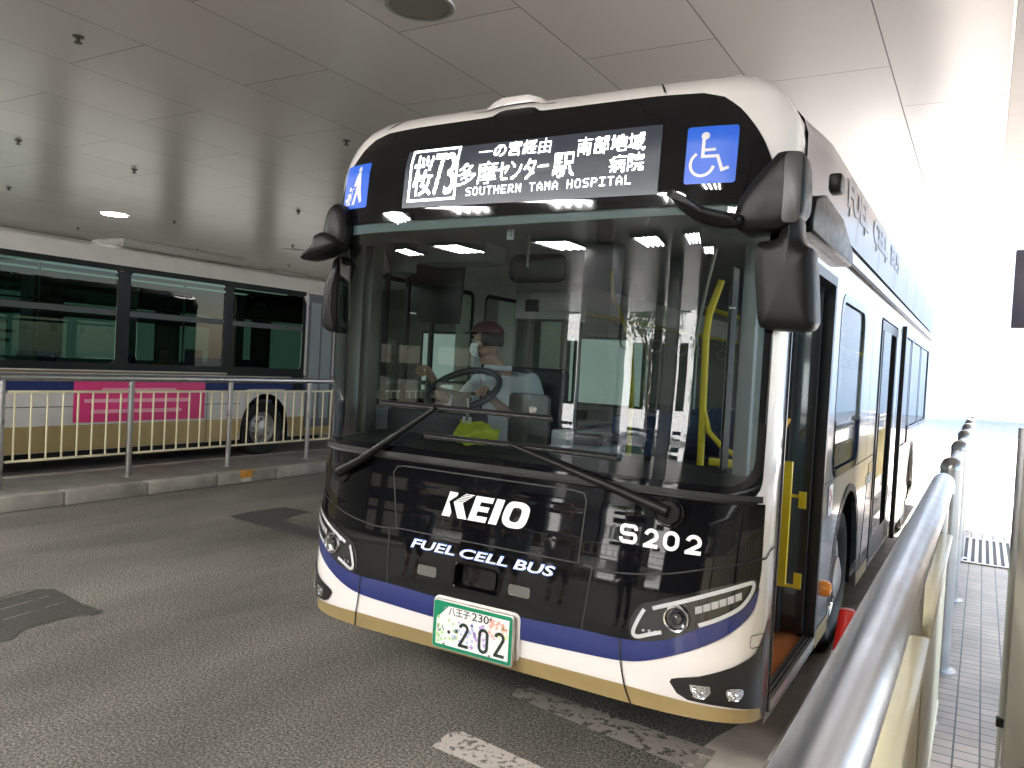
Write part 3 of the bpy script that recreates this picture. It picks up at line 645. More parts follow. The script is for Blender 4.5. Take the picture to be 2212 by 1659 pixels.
# fleet number
def Sg(x,z,w,h,t):
    r=.0115; a=t/2
    P=[(x+w-a,z+h*.70),(x+w-a,z+h-a-r),(x+w-a-r*.4,z+h-a-r*.3),(x+w-a-r,z+h-a),(x+a+r,z+h-a),(x+a+r*.3,z+h-a-r*.4),(x+a,z+h-a-r),(x+a,z+h/2+r),(x+a+r*.3,z+h/2+r*.35),(x+a+r,z+h/2),(x+w-a-r,z+h/2),(x+w-a-r*.3,z+h/2-r*.35),(x+w-a,z+h/2-r),(x+w-a,z+a+r),(x+w-a-r*.3,z+a+r*.35),(x+w-a-r,z+a),(x+a+r,z+a),(x+a+r*.3,z+a+r*.35),(x+a,z+a+r),(x+a,z+h*.30)]
    return [ribbon(P,t)]
num=Sg(.686,1.046,.082,.084,.0165)+sevenseg2(.797,1.043,.064,.082,.0165)+zero(.882,1.043,.066,.083,.0165)+sevenseg2(.972,1.041,.064,.082,.0165)
fpatch('fleet_number',deco,hood,num,.0085,.02)
# front camera recess and two square marker lamps
rc=fpatch('camera_recess',seam,bus,[(rrect(-.152,.696,.114,.822,.027),[])],-.055,.05)
m=MB(); R=rrect(-.148,.70,.110,.818,.025); n=len(R)
for u,z in R: m.v.append(FP(u,z,.010))
for u,z in R: m.v.append(FP(u*.9-.002,(z-.76)*.86+.76,-.05))
for i in range(n): m.f.append((i,(i+1)%n,n+(i+1)%n,n+i))
m.build('bezel',gloss,rc,True)
fpatch('camera_glass',gloss,rc,[(rrect(-.11,.715,.07,.80,.02),[])],-.03,.05)
tube('recess_rim',[FP(u,z,.006) for u,z in R+R[:1]],.004,gloss,rc,6)
for u in (-.31,.222): fpatch('marker_lamp',M('marker_glass',(.10,.10,.09),.15,coat=1),bus,[(rrect(u-.058,.722,u+.058,.772,.012),[])],.0065,.05)
fpatch('tow_cover',seam,bus,[ribbon(rrect(1.272,.676,1.385,.728,.014,3),.0035,True)],.0065,.05)
# destination sign
import numpy as np
big=np.zeros((47*4,224*4),bool)
def rast(txt,rect,bold):
    v,fs=fontmesh(txt,(rect[0]*4,0,rect[2]*4,(rect[3]-rect[1])*4),bold)
    v=np.array([(p[0],rect[3]*4-p[1]) for p in v])
    for f in fs:
        for k in range(1,len(f)-1):
            a,b,c=v[f[0]],v[f[k]],v[f[k+1]]
            lo=np.maximum(np.floor(np.minimum(np.minimum(a,b),c)).astype(int),0); hi=np.minimum(np.ceil(np.maximum(np.maximum(a,b),c)).astype(int),[224*4,47*4])
            if (hi<=lo).any(): continue
            X,Y=np.meshgrid(np.arange(lo[0],hi[0])+.5,np.arange(lo[1],hi[1])+.5)
            e=lambda p,q:(q[0]-p[0])*(Y-p[1])-(q[1]-p[1])*(X-p[0])
            w1,w2,w3=e(a,b),e(b,c),e(c,a)
            big[lo[1]:hi[1],lo[0]:hi[0]]|=((w1>=0)&(w2>=0)&(w3>=0))|((w1<=0)&(w2<=0)&(w3<=0))
for tx,rc_,bd in (('桜',(4.5,5,25,41),0),('7',(26.5,5,37.5,41),0),('3',(38.5,5,49,41),0),('一の宮経由',(72,1.2,141,13.6),0),('多',(53,16,71,35),0),('摩',(72.5,16,92.5,35),0),
    ('セ',(93.5,18,103.5,33),0),('ン',(105.5,18,116,33.5),0),('タ',(118,16.5,129,34),0),('駅',(144.5,15,164,34.5),0),('南部地域',(165,4.5,221.5,18.5),0),('病院',(194,20.5,222,34.5),0)): rast(tx,rc_,bd)
big[:,1:]|=big[:,:-1].copy(); big[:,:212]|=np.roll(big,1,0)[:,:212]|np.roll(big[:,:212],2,1)
led=big.reshape(47,4,224,4).mean((1,3)); led[:,:52]-=.13; led=led>.40
led[23:25,131:141]=1; led[23,131:133]=0; led[0:2,0:52]=1; led[44:46,0:52]=1; led[0:46,0:2]=1; led[0:46,50:52]=1
DOT={'S':"01111 10000 10000 01110 00001 00001 11110",'O':"01110 10001 10001 10001 10001 10001 01110",'U':"10001 10001 10001 10001 10001 10001 01110",'T':"11111 00100 00100 00100 00100 00100 00100",'H':"10001 10001 10001 11111 10001 10001 10001",'E':"11111 10000 10000 11110 10000 10000 11111",'R':"11110 10001 10001 11110 10100 10010 10001",'N':"10001 11001 11001 10101 10011 10011 10001",'A':"00100 01010 10001 10001 11111 10001 10001",'M':"10001 11011 10101 10101 10001 10001 10001",'P':"11110 10001 10001 11110 10000 10000 10000",'I':"11111 00100 00100 00100 00100 00100 11111",'L':"10000 10000 10000 10000 10000 10000 11111"}
for word,x0_ in (('SOUTHERN',63),('TAMA',125),('HOSPITAL',159)):
    for i,ch in enumerate(word):
        for r,row in enumerate(DOT[ch].split()):
            for c,bt in enumerate(row):
                if bt=='1': led[37+r,x0_+i*7+c]=1
lx0,lx1,lz0,lz1=-.655,.672,2.612,2.893
sgn=fpatch('destination_sign',M('led_panel',(.012,.014,.018),.35,emit=.012,ecol=(.35,.40,.55)),bus,[([(lx0-.035,lz0-.022),(lx1+.062,lz0-.034),(lx1+.062,lz1+.0),(lx0-.035,lz1+.0)],[])],.0065,.05)
V=[];F=[]; DW=(lx1-lx0)/224; DH=(lz1-lz0)/47
for r in range(47):
    c=0
    while c<224:
        if led[r,c]:
            e=c
            while e<224 and led[r,e] and e-c<3: e+=1
            z1=lz1-r*DH-DH*.02; z0=z1-DH*.90; n=len(V)
            for u,z in ((lx0+c*DW,z0),(lx0+(e-.06)*DW,z0),(lx0+(e-.06)*DW,z1),(lx0+c*DW,z1)): V.append(FP(u,z,.0095))
            F.append((n,n+1,n+2,n+3)); c=e
        else: c+=1
mesh('led_lettering',V,F,M('lit_led',(1,1,1),.5,emit=1.1,ecol=(.88,.92,1)),sgn,False)
# accessibility stickers
sk=fpatch('accessibility_sticker',bluesign,bus,[(rrect(.849,2.613,1.059,2.864,.012,4),[])],.0065,.05)
def wc(x,y): return (.826+(x-.165)/.68*.226,2.630+(1-(y-.11)/.80)*.257)
q=lambda x,y:(.851+(x-350)/1240*.206,2.615+(1505-y)/1310*.246)
ar=[(770+290*math.cos(math.radians(a)),1060+275*math.sin(math.radians(a))) for a in range(12,241,12)]
ic=[(circ(*q(810,415),.0170),[]),ribbon([q(775,470),q(775,890),q(1135,890),q(1262,1215),q(1425,1160)],.0135),ribbon([q(775,742),q(1078,735)],.0125),ribbon([q(*p) for p in ar],.0130)]
fpatch('wheelchair_symbol',M('sticker_white',(.78,.78,.8),.4),sk,ic,.0085,.02)
sk2=fpatch('stroller_sticker',bluesign,bus,[(rrect(-1.165,2.613,-.950,2.862,.012,4),[])],.0065,.05)
g=lambda x,y:(-1.165+(x-150)/730*.215,2.613+(1400-y-(x-480)*-.0)/1180*.25)
fam=[(circ(*g(620,370),.014,18,.016),[]),([g(590,455),g(665,450),g(690,900),g(740,1230),g(680,1260),g(600,1000),g(535,1290),g(465,1290),g(545,950),g(575,740),g(535,820),g(480,800),g(545,560)],[]),
 (circ(*g(385,870),.011,16,.0125),[]),([g(400,965),g(415,1090),g(330,1190),g(270,1210),g(235,1150),g(320,1080),g(300,1010)],[]),ribbon([g(520,860),g(455,875),g(425,1150),g(370,1205),g(290,1215)],.005),(circ(*g(295,1275),.008,12),[]),(circ(*g(375,1265),.008,12),[])]
fpatch('stroller_symbol',M('sticker_white'),sk2,fam,.0085,.02)
# headlamps
LE=cat([(.770,.70),(.774,.735),(.795,.78),(.828,.811),(.886,.833),(.989,.876),(1.12,.925),(1.24,.962),(1.283,.955),(1.285,.915),(1.24,.858),(1.155,.806),(1.05,.745),(.96,.69),(.88,.662),(.80,.652),(.775,.668)],3)
for s,nm in ((1,'r'),(-1,'l')):
    mm=(lambda P:P) if s>0 else mir
    hl=fpatch('headlight',M('lamp_housing',(.01,.01,.012),.15,coat=1),bus,[(mm(LE),[])],.0065,.04)
    drl=[ribbon(mm(sm([(.913,.706),(.863,.688),(.812,.669),(.792,.684),(.808,.738),(.832,.788)])),.016),ribbon(mm(sm([(.867,.797),(.992,.850),(1.122,.905),(1.228,.943),(1.262,.945),(1.256,.907),(1.212,.850),(1.132,.798),(1.052,.758)])),.017)]
    fpatch('running_light',M('light_guide',(.55,.55,.56),.2,coat=1),hl,drl,.012,.04)
    c=Vector(FP(s*.967,.773,.004)); m=MB()
    n=Vector(FN(s*.967,.773)); n=Vector((n.x*.55,n.y,n.z*.3)).normalized()
    rot=n.to_track_quat('Z','Y').to_matrix()
    def ring(prof,mat,name,par):
        q=MB().lathe((0,0,0),prof,'z',32); q.v=[tuple(c+rot@Vector(v)) for v in q.v]; return q.build(name,mat,par,True)
    ring([(.040,.004),(.047,.020),(.053,.022),(.057,.012),(.058,-.005)],chrome,'lamp_rim',hl)
    ring([(0,-.012),(.018,-.010),(.030,.000),(.041,.006)],M('lamp_bowl',(.30,.30,.32),.12,metal=1),'reflector_bowl',hl)
    ring([(0,.020),(.014,.017),(.024,.008),(.030,.000)],clear,'lamp_lens',hl)
    for k in range(6):
        f=k/6; g0=(1.036+f*.180,.802+f*.080); w=.026
        fpatch('indicator_cell',lampgrey,hl,[(mm([(g0[0],g0[1]),(g0[0]+w,g0[1]+.011),(g0[0]+w-.002,g0[1]+.041),(g0[0]-.003,g0[1]+.030)]),[])],.012,.2)
    for k in range(3):
        fpatch('led_dot',chrome,hl,[(circ(s*(.835+.026*k),.699+.002*k,.006,12),[])],.010,.2)
    fg=[(.955,.505),(.962,.520),(.99,.530),(1.064,.548),(1.196,.600),(1.311,.650),(1.40,.715),(UM,.80),(UM,.347),(1.445,.352),(1.395,.405),(1.17,.432),(1.028,.442),(.985,.462)]
    fb=fpatch('fog_lamp_panel',M('fog_panel_black',(.008,.008,.009),.3,coat=.3),bus,[(mm(fg),[])],.0055,.05)
    for a,sq in ((1.075,True),(1.213,False)):
        out=[(a-.042,.510),(a+.036,.513),(a+.040,.486),(a+.018,.458),(a-.016,.455),(a-.038,.486)] if sq else cat([(a-.034,.505),(a+.03,.508),(a+.037,.482),(a+.010,.457),(a-.028,.468)],4)
        lo=fpatch('fog_lamp',chrome,fb,[(mm(out),[])],.009,.02)
        fac_=[]; rn=random.Random(3)
        m=MB()
        for k in range(26):
            uu=s*(a+rn.uniform(-.028,.026)); z_=rn.uniform(.463,.504); p=Vector(FP(uu,z_,.010)); d=.006
            m.v+=[tuple(p+Vector((-d,-.002*rn.random(),0))),tuple(p+Vector((0,-.006*rn.random(),-d))),tuple(p+Vector((d,-.002,0))),tuple(p+Vector((0,-.004*rn.random(),d)))]; q0=4*k; m.f.append((q0,q0+1,q0+2,q0+3))
        m.build('facets',M('facet_glass',(.7,.7,.72),.15,metal=.9),lo)
# wipers
def wiper(s,pv,knee,j,b0,b1,zb):
    w=MB(); w.tube([FP(pv[0],pv[1],.035),FP(knee[0],knee[1],.050),FP(j[0],j[1],.045)],[.026,.021,.012],10)
    o=w.build('wiper',plast,bus,True)
    MB().lathe(FP(pv[0],pv[1],.0),[(.052,.0),(.055,-.02),(.05,-.028),(.0,-.03)],'y',24).build('pivot_cover',plast,o,True)
    n=16; tube('blade',[FP(b0+(b1-b0)*k/n,zb+.006*math.sin(math.pi*k/n),.020) for k in range(n+1)],.0085,rubber,o,6)
    q=MB()
    for k in range(-6,7):
        if k==0: continue
        u=(b0+b1)/2+k*(b1-b0)/16; q.box(tuple(Vector(FP(u,zb+.012,.03))-Vector((.012,.004,.006))),tuple(Vector(FP(u,zb+.012,.03))+Vector((.012,.004,.006))))
    q.tube([FP(b0+(b1-b0)*k/n,zb+.012,.031) for k in range(n+1)],.005,6)
    q.build('blade_clips',M('clip_grey',(.10,.10,.10),.5),o)
    tube('blade_spine',[FP(b0+(b1-b0)*k/n,zb+.02,.034) for k in range(n+1)],.0075,plast,o,6)
wiper(1,(.895,1.205),(.60,1.290),(.10,1.412),-.42,.64,1.398)
wiper(-1,(-.97,1.155),(-.80,1.24),(-.36,1.552),-.72,.30,1.545)
MB().lathe(FP(.895,1.205,.0),[(.065,.01),(.068,-.012),(.060,-.016),(.056,-.004),(0,-.004)],'y',28).build('wiper_recess',gloss,bus,True)
# mirrors
def rot_solid(P,y0,y1,nm,mat,par,bev=.02): return solid(nm,P,y0,y1,mat,par,'y',bev,True,.009 if bev>.01 else 0)
A=cat([(1.225,2.685),(1.255,2.712),(1.315,2.712),(1.350,2.695),(1.362,2.62),(1.366,2.50),(1.350,2.455),(1.30,2.41),(1.20,2.395),(1.115,2.395),(1.09,2.44),(1.095,2.50),(1.13,2.575)],3)
mr=rot_solid(A,.30,.12,'side_mirror',plast,bus,.03)
rot_solid(cat([(1.285,2.47),(1.340,2.47),(1.358,2.36),(1.385,2.33),(1.405,2.30),(1.428,2.08),(1.425,2.02),(1.385,1.995),(1.25,1.998),(1.205,2.02),(1.190,2.12),(1.172,2.30),(1.185,2.355),(1.262,2.37)],3),.30,.14,'mirror_head',plast,mr,.035)
rot_solid([(1.25,2.02),(1.39,2.02),(1.40,2.30),(1.20,2.32)],.312,.300,'mirror_glass',M('mirror_silver',(.8,.8,.82),.03,metal=1),mr,.004)
rot_solid(cat([(.805,2.575),(.845,2.515),(.93,2.445),(1.04,2.408),(1.12,2.41),(1.13,2.455),(1.05,2.475),(.95,2.505),(.87,2.555)],3),.15,.07,'under_view_mirror',plast,mr,.03)
solid('mirror_seam',rrect(1.283,2.42,1.352,2.70,.02,4),.116,.112,M('mirror_cover',(.035,.032,.03),.35),mr,'y',.002)
box('camera_pod',(1.385,.50,2.62),(1.44,.60,2.70),plast,mr,.012)
B_=cat([(-1.115,2.625),(-1.155,2.640),(-1.205,2.600),(-1.232,2.52),(-1.235,2.46),(-1.215,2.42),(-1.13,2.40),(-1.08,2.42),(-1.07,2.50),(-1.09,2.58)],3)
ml=rot_solid(B_,.30,.14,'side_mirror',plast,bus,.03)
rot_solid(cat([(-1.10,2.43),(-1.19,2.475),(-1.262,2.455),(-1.275,2.405),(-1.355,2.355),(-1.362,2.335),(-1.33,2.325),(-1.23,2.340),(-1.15,2.365),(-1.10,2.395)],3),.24,.10,'under_view_mirror',plast,ml,.02)
rot_solid(cat([(-1.215,2.34),(-1.24,2.33),(-1.285,2.285),(-1.320,2.20),(-1.335,2.03),(-1.322,1.955),(-1.28,1.930),(-1.24,1.93),(-1.215,1.96)],3),.40,.26,'mirror_head',plast,ml,.03)
# sides: maps (y,z) at x=+-w
def SM(s,off): return lambda y,z:(s*(wz(z)+off),y,z)
def arch(c,r,h,z0):
    return [(c-r,z0)]+[(c-r*math.cos(math.radians(a)),z0+(h-z0)*math.sin(math.radians(a))**.8) for a in range(10,171,10)]+[(c+r,z0)]
def sideline(archs,z0=.30,z1=ZT,y1=10.52,fy=YB):
    P=[(fy(z),z) for z in (z0,1,2,2.5,2.6,2.7,2.8,2.87,2.95,3.0,3.05,3.09,3.12,3.14,3.16,3.17,z1-.001)]
    P=P[::-1]; P+= []
    for c,r in archs: P+=arch(c,r,1.10,z0)
    P+=[(y1,z0),(y1,z1-.001)]; return P
AR=[(2.58,.60),(7.90,.60)]
doorR=[(.415,.34),(1.52,.34),(1.52,2.37),(.415,2.37)]
midD=[(3.85,.34),(5.25,.34),(5.25,2.34),(3.85,2.34)]
winR=[rrect(5.55,1.12,7.15,2.34,.07,4),rrect(7.25,1.30,8.75,2.34,.07,4),rrect(8.85,1.30,10.2,2.34,.07,4)]
qw=rrect(1.80,1.25,2.85,2.30,.12,5)
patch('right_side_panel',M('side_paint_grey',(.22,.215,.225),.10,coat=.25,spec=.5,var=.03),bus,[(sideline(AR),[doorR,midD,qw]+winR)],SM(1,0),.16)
wl_=[rrect(.66,1.50,1.80,2.32,.06,4),rrect(1.95,1.20,3.55,2.32,.06,4),rrect(3.65,1.20,5.35,2.32,.06,4),rrect(5.45,1.20,7.15,2.32,.06,4),rrect(7.25,1.3,8.75,2.32,.06,4),rrect(8.85,1.3,10.2,2.32,.06,4)]
patch('left_side_panel',white,bus,[(sideline(AR,fy=YBL),wl_)],SM(-1,0),.16)
for w in [qw]+winR:
    o=patch('side_window',sdglass,bus,[(w,[])],SM(1,-.012),.4,None,False); patch('window_frame',gloss,o,[ribbon(w,.05,True)],SM(1,.003),.4,None,False)
for i,w in enumerate(wl_):
    o=patch('side_window',sdglass,bus,[(w,[])],SM(-1,-.012),.4,None,False); patch('window_frame',gloss,o,[ribbon(w,.06,True)],SM(-1,.003),.4,None,False)
# roof
us=[UM*(-1+2*k/60) for k in range(61)]; V=[FP(u,ZT-.002) for u in us]; V+=[(v[0],1.05,ZT+.0) for v in V[:61]]; V+=[(v[0],10.52,ZT) for v in V[:61]]
V[61:122]=[(v[0],1.05,ZT+.004*(1-(v[0]/.905)**2)) for v in V[:61]]
mesh('roof',V,[(r*61+i,r*61+i+1,(r+1)*61+i+1,(r+1)*61+i) for r in (0,1) for i in range(60)],white,bus)
# rear wall, underbody
mesh('rear_wall',[(-W,10.52,.3),(W,10.52,.3),(W,10.52,2.8),(.905,10.52,ZT),(-.905,10.52,ZT),(-W,10.52,2.8)],[(0,1,2,3,4,5)],white,bus,False)
box('underbody',(-1.15,.60,.20),(1.15,10.4,.335),seam,bus)
# dark roof cowl along both sides with faint lettering and catches
cowlm=M('cowl_grey',(.04,.043,.065),.24,spec=.4,rvar=.01,vscale=2)
ZL=[2.60,2.66,2.72,2.80,2.90,3.0,3.06,3.10,3.14,3.165,3.177]
FL=[(1.292,2.60),(1.294,2.66),(1.296,2.72),(1.297,2.80),(1.294,2.90),(1.286,2.98),(1.262,3.025),(1.19,3.07),(1.09,3.11),(1.0,3.145),(.90,3.178)]
YL=[.66,.56,.50,.50,.56,.66,.74,.82,.92,1.0,1.1]
for s in (1,-1):
    V=[];F=[]; TT=[0,.006,.014,.024,.036,.052,.08,.2,.4,.6,.8,1]
    for zi,(fx,fz),y0 in zip(ZL,FL,YL):
        for t in TT:
            y=y0+(10.40-y0)*t; bb=min(max((y-y0)/.55,0),1); bb=bb*bb*(3-2*bb); x=(wz(zi)+.006)*(1-bb)+(fx+.006)*bb; z=(zi+.002)*(1-bb)+(fz+.004)*bb; V.append((s*x,y,z))
    n=len(TT)
    for i in range(len(ZL)-1):
        for k in range(n-1): F.append((i*n+k,i*n+k+1,(i+1)*n+k+1,(i+1)*n+k) if s>0 else (i*n+k,(i+1)*n+k,(i+1)*n+k+1,i*n+k+1))
    c_=mesh('roof_cowl',V,F,cowlm,bus)
    if s>0:
        YM=lambda y,z:(1.3055,y,z)
        for it in (('FUEL',(1.62,2.78,2.55,2.95),.04),('CELL',(2.80,2.78,3.75,2.95),.04),('BUS',(4.0,2.78,4.75,2.95),.04)): text('cowl_lettering',[it],YM,M('cowl_lettering_grey',(.065,.07,.095),.3),c_)
        sm_=[ribbon([(y,2.62),(y,2.97)],.008) for y in (2.05,3.2,4.4,5.6,6.8,8.0)]
        patch('cowl_joints',seam,c_,sm_,YM,.5,None,False)
        mbx=MB()
        for y in (1.1,1.7,2.35,3.0,3.6): mbx.box((1.300,y,2.74),(1.309,y+.02,2.79))
        mbx.build('catches',alu,c_)
solid('door_canopy',[(.46,2.44),(.44,2.50),(.50,2.60),(.75,2.66),(1.25,2.645),(1.62,2.54),(1.66,2.47),(1.6,2.44)],1.25,1.345,plast,bus,'x',.015)
box('drip_rail',(1.286,1.5,2.485),(1.305,10.4,2.51),plast,bus,.004)
# front door: opening frame, folded leaves, step
fr=MB(); fr.box((1.22,.415,.34),(1.292,.430,2.37)); fr.box((1.20,1.475,.34),(1.294,1.525,2.37)); fr.box((1.20,.43,2.32),(1.294,1.475,2.37)); fr.build('front_door_frame',M('door_frame_black',(.015,.015,.017),.3),bus)
box('door_header_light',(1.19,.50,2.33),(1.285,1.44,2.375),M('header_light',(.8,.8,.78),.3,emit=.5,ecol=(1,.95,.9)),bus)
ds=box('door_sill',(1.235,.44,.345),(1.296,1.50,.385),alu,bus); 
for k in range(2): box('sill_groove',(1.252+.02*k,.45,.386),(1.260+.02*k,1.49,.3875),seam,ds)
lf=empty('tmp',(0,0,0),None,None); bpy.data.objects.remove(lf)
L1=box('front_door_leaf',(.80,1.40,.42),(1.24,1.435,2.30),M('door_frame_black'),bus)
box('leaf_glass',(.84,1.393,.50),(1.20,1.399,2.24),M('leaf_glass_tint',(.05,.07,.08),.08,coat=1),L1)
L2=box('front_door_leaf',(1.10,1.30,.42),(1.13,1.39,2.30),M('door_frame_black'),bus)
# inner grey lining of the entrance, yellow grab bars
box('entrance_pillar',(1.135,.60,.80),(1.175,.68,2.3),grayp,bus,.01); box('entrance_panel',(.98,.94,1.10),(1.08,.97,2.28),M('screen_glass_grey',(.28,.36,.37),.15),bus)
gb=MB(); gb.box((1.165,1.05,.74),(1.205,1.08,1.38)); gb.box((1.205,1.06,.74),(1.28,1.07,.755)); gb.box((1.245,1.052,.74),(1.282,1.06,.82)); gb.box((1.205,1.06,1.20),(1.28,1.07,1.215)); gb.box((1.245,1.052,1.15),(1.282,1.06,1.235)); gb.build('grab_bar',yellow,bus)
tube('grab_strap',[(1.10,1.05,1.46),(1.14,1.06,1.52),(1.17,1.07,1.60)],.012,M('orange_strap',(.8,.40,.02),.4),bus,8)
box('entrance_floor',(-1.2,.42,.30),(1.232,1.9,.372),orange_floor,bus)
fl_=box('floor',(-1.2,1.9,.28),(1.2,10.4,.36),M('grey_floor',(.18,.19,.20),.5,var=.1),bus)
# middle door, rear of side
m_=box('middle_door',(1.24,3.88,.36),(1.292,5.22,2.32),M('door_frame_black'),bus); box('door_glass',(1.293,3.96,.55),(1.297,4.50,2.24),dkglass,m_); box('door_glass',(1.293,4.60,.55),(1.297,5.14,2.24),dkglass,m_)
m_=MB().box((1.32,5.22,.34),(1.36,5.32,2.36)).build('sliding_door_edge',M('door_frame_black'),bus)
for P in ([(3.35,.42),(3.82,.42),(3.82,1.18),(3.6,1.18)],[(5.40,.42),(7.2,.42),(7.2,1.05),(5.4,1.05)]): patch('navy_panel',M('navy_paint',(.012,.018,.06),.15,coat=1),bus,[(P,[])],SM(1,.003),.3,None,False)
for a,b in ((1.54,1.96),(3.22,3.83),(5.4,7.28)): patch('gold_sill_stripe',gold,bus,[([(a,.302),(b,.302),(b,.40),(a,.40)],[])],SM(1,.003),.5,None,False)
patch('side_seams',seam,bus,[ribbon([(1.54,1.22),(3.84,1.235)],.006),ribbon([(3.30,.42),(3.30,1.23)],.006),ribbon([(2.9,1.24),(2.9,2.35)],.008),ribbon([(3.35,1.24),(3.35,2.42)],.008)],SM(1,.002),.5,None,False)
sn=patch('notice_sticker',M('notice_paper',(.75,.72,.70),.5),bus,[(rrect(1.72,1.02,1.86,1.20,.01,3),[])],SM(1,.004),.5,None,False)
patch('notice_marks',M('notice_red',(.45,.06,.06),.5),sn,[(circ(1.765,1.155,.022,12),[]),(circ(1.765,1.09,.022,12),[]),(circ(1.815,1.12,.02,12),[])],SM(1,.0055),.5,None,False)
text('side_logo',[('KEIO',(3.45,1.02,4.05-.25,1.10),.03)],SM(1,.0052),deco,bus)
amb=MB().lathe((1.285,1.66,.62),[(.045,0),(.047,.03),(.035,.055),(.0,.062)],'x',20).build('side_indicator',M('amber_lens',(.85,.25,.01),.2,coat=1),bus,True)
# wheels
for s in (1,-1):
    for c in (2.58,7.90):
        wv=MB().lathe((s*1.05,c,.48),[(.27,-.02*s),(.30,.13*s),(.36,.185*s),(.44,.19*s),(.475,.16*s),(.48,0),(.48,-.12*s),(.40,-.14*s),(.2,-.14*s)],'x',40).build('wheel',rubber,bus,True)
        MB().lathe((s*1.05,c,.48),[(.275,.135*s),(.285,.155*s),(.265,.15*s),(.20,.10*s),(.15,.12*s),(.14,.19*s),(.07,.21*s),(0,.21*s)],'x',32).build('rim',M('rim_steel',(.55,.53,.51),.35,metal=.8,var=.15),wv,True)
        nb=MB()
        for k in range(10):
            a=k*math.pi/5; nb.lathe((s*(1.05+.11),c+.175*math.cos(a),.48+.175*math.sin(a)),[(.017,0),(.017,.06*s),(.010,.065*s),(0,.065*s)],'x',8)
        nb.build('wheel_nuts',M('nut_steel',(.4,.37,.35),.4,metal=.8),wv,True)
    for c in (2.58,7.90): patch('wheel_arch',plast,bus,[ribbon(arch(c,.60,1.10,.31),.05)],SM(s,.006),.3)
for c in (2.58,7.90): 
    m=MB(); ar_=arch(c,.66,1.16,.31); n=len(ar_)
    for y,z in ar_: m.v+=[(-1.24,y,z),(1.24,y,z)]
    for i in range(n-1): m.f.append((2*i,2*i+1,2*i+3,2*i+2))
    m.build('wheel_housing',seam,bus)
# ---- interior
inn=box('ceiling_lining',(-1.2,.55,2.56),(1.2,10.4,2.60),M('ceiling_grey',(.30,.32,.33),.6,var=.04),bus)
for s in (1,-1): tube('handrail',[(s*.55,1.6,2.2),(s*.55,6,2.2),(s*.55,10,2.2)],.016,yellow,bus,8)
gs=MB(); 
for k in range(9):
    for s in (1,-1):
        y=3.0+k*.7; gs.tube([(s*.55,y,2.19),(s*.55,y,2.08)],.006,6); gs.tube([(s*.55+.055*math.cos(a*.524),y,2.03+.055*math.sin(a*.524)) for a in range(13)],.007,6)
gs.build('hand_straps',M('strap_grey',(.4,.42,.42),.5),bus,True)
dash=fpatch('dashboard_front',dark,bus,[([(-1.2,1.0),(1.2,1.0),(1.2,1.33),(-1.2,1.33)],[])],-.06,.1)
m=MB(); n=25
for k in range(n): 
    u=-1.2+2.4*k/(n-1); p=FP(u,1.325,-.05); m.v+=[p,(p[0]*.97,max(p[1]+.2,.62),1.36 if abs(p[0])>.4 or p[0]<0 else 1.33),(p[0]*.97,.80,1.12)]
for k in range(n-1): m.f+=[(3*k,3*k+3,3*k+4,3*k+1),(3*k+1,3*k+4,3*k+5,3*k+2)]
m.build('dashboard',dark,bus)
box('instrument_binnacle',(-1.1,.62,1.30),(-.50,.86,1.50),dark,bus,.03)
sw=MB(); cx_,cy_,cz_=-.80,1.0,1.62
ring=[]
for k in range(33):
    a=k/32*2*math.pi; ring.append((cx_+.235*math.cos(a),cy_+.20*math.sin(a),cz_+.125*math.sin(a)))
w_=tube('steering_wheel',ring,.022,M('wheel_rim_grey',(.05,.055,.06),.4),bus,10)
MB().tube([(cx_,cy_,cz_-.04),(cx_,cy_-.1,cz_-.3)],[.06,.04],12).tube([(cx_-.22,cy_,cz_),(cx_,cy_,cz_-.03),(cx_+.22,cy_,cz_)],.012,8).build('steering_column',dark,w_,True)
seat=box('driver_seat',(-1.0,1.45,.95),(-.45,1.95,1.08),dark,bus,.03); box('backrest',(-.98,1.75,1.08),(-.48,1.88,1.78),dark,seat,.04); box('seat_base',(-.9,1.5,.36),(-.55,1.9,.95),dark,seat)
box('driver_platform',(-1.2,.75,.36),(-.2,2.1,.70),dark,bus)
box('driver_monitor',(-.98,1.44,1.28),(-.735,1.46,1.66),M('monitor_grey',(.07,.07,.075),.3),bus,.005) if False else None
tab=solid('payment_screen',rrect(-.55,1.30,-.26,1.62,.03,4),1.18,1.15,M('monitor_grey',(.10,.095,.09),.35),bus,'y',.006)
fb=box('fare_box',(-.12,.90,.40),(.20,1.25,1.36),M('farebox_grey',(.32,.34,.35),.4),bus,.02); box('fare_tray',(-.10,.93,1.36),(.18,1.22,1.42),M('farebox_dark',(.03,.03,.035),.2),fb,.01)
box('card_reader',(.04,.62,1.37),(.14,.70,1.46),M('card_reader_white',(.6,.62,.62),.4),bus,.01)
im=solid('interior_mirror',rrect(-.27,2.245,.08,2.40,.05,5),.62,.60,plast,bus,'y',.008); tube('stem',[(-.15,.60,2.33),(-.15,.60,2.50)],.008,alu,im,8)
box('ticket_display',(-.70,1.42,2.10),(-.27,1.62,2.28),M('device_white',(.50,.50,.47),.5),bus,.01); box('display_window',(-.62,1.413,2.15),(-.52,1.419,2.23),seam,bus)
solid('sun_visor',[(-1.27,2.42),(-.84,2.41),(-.86,2.03),(-1.15,2.03),(-1.26,2.16)],1.02,1.0,M('visor_film',(.02,.022,.022),.4),bus,'y',.004)
box('overhead_box',(-1.02,.72,2.38),(-.50,.95,2.50),grayp,bus,.02); solid('side_trim',[(-1.22,2.50),(-1.02,2.50),(-1.02,2.32),(-1.16,2.32)],.75,.66,grayp,bus,'y',.01)
box('number_tag',(-.085,.262,2.42),(-.045,.268,2.475),M('tag_white',(.7,.7,.68),.5),bus)
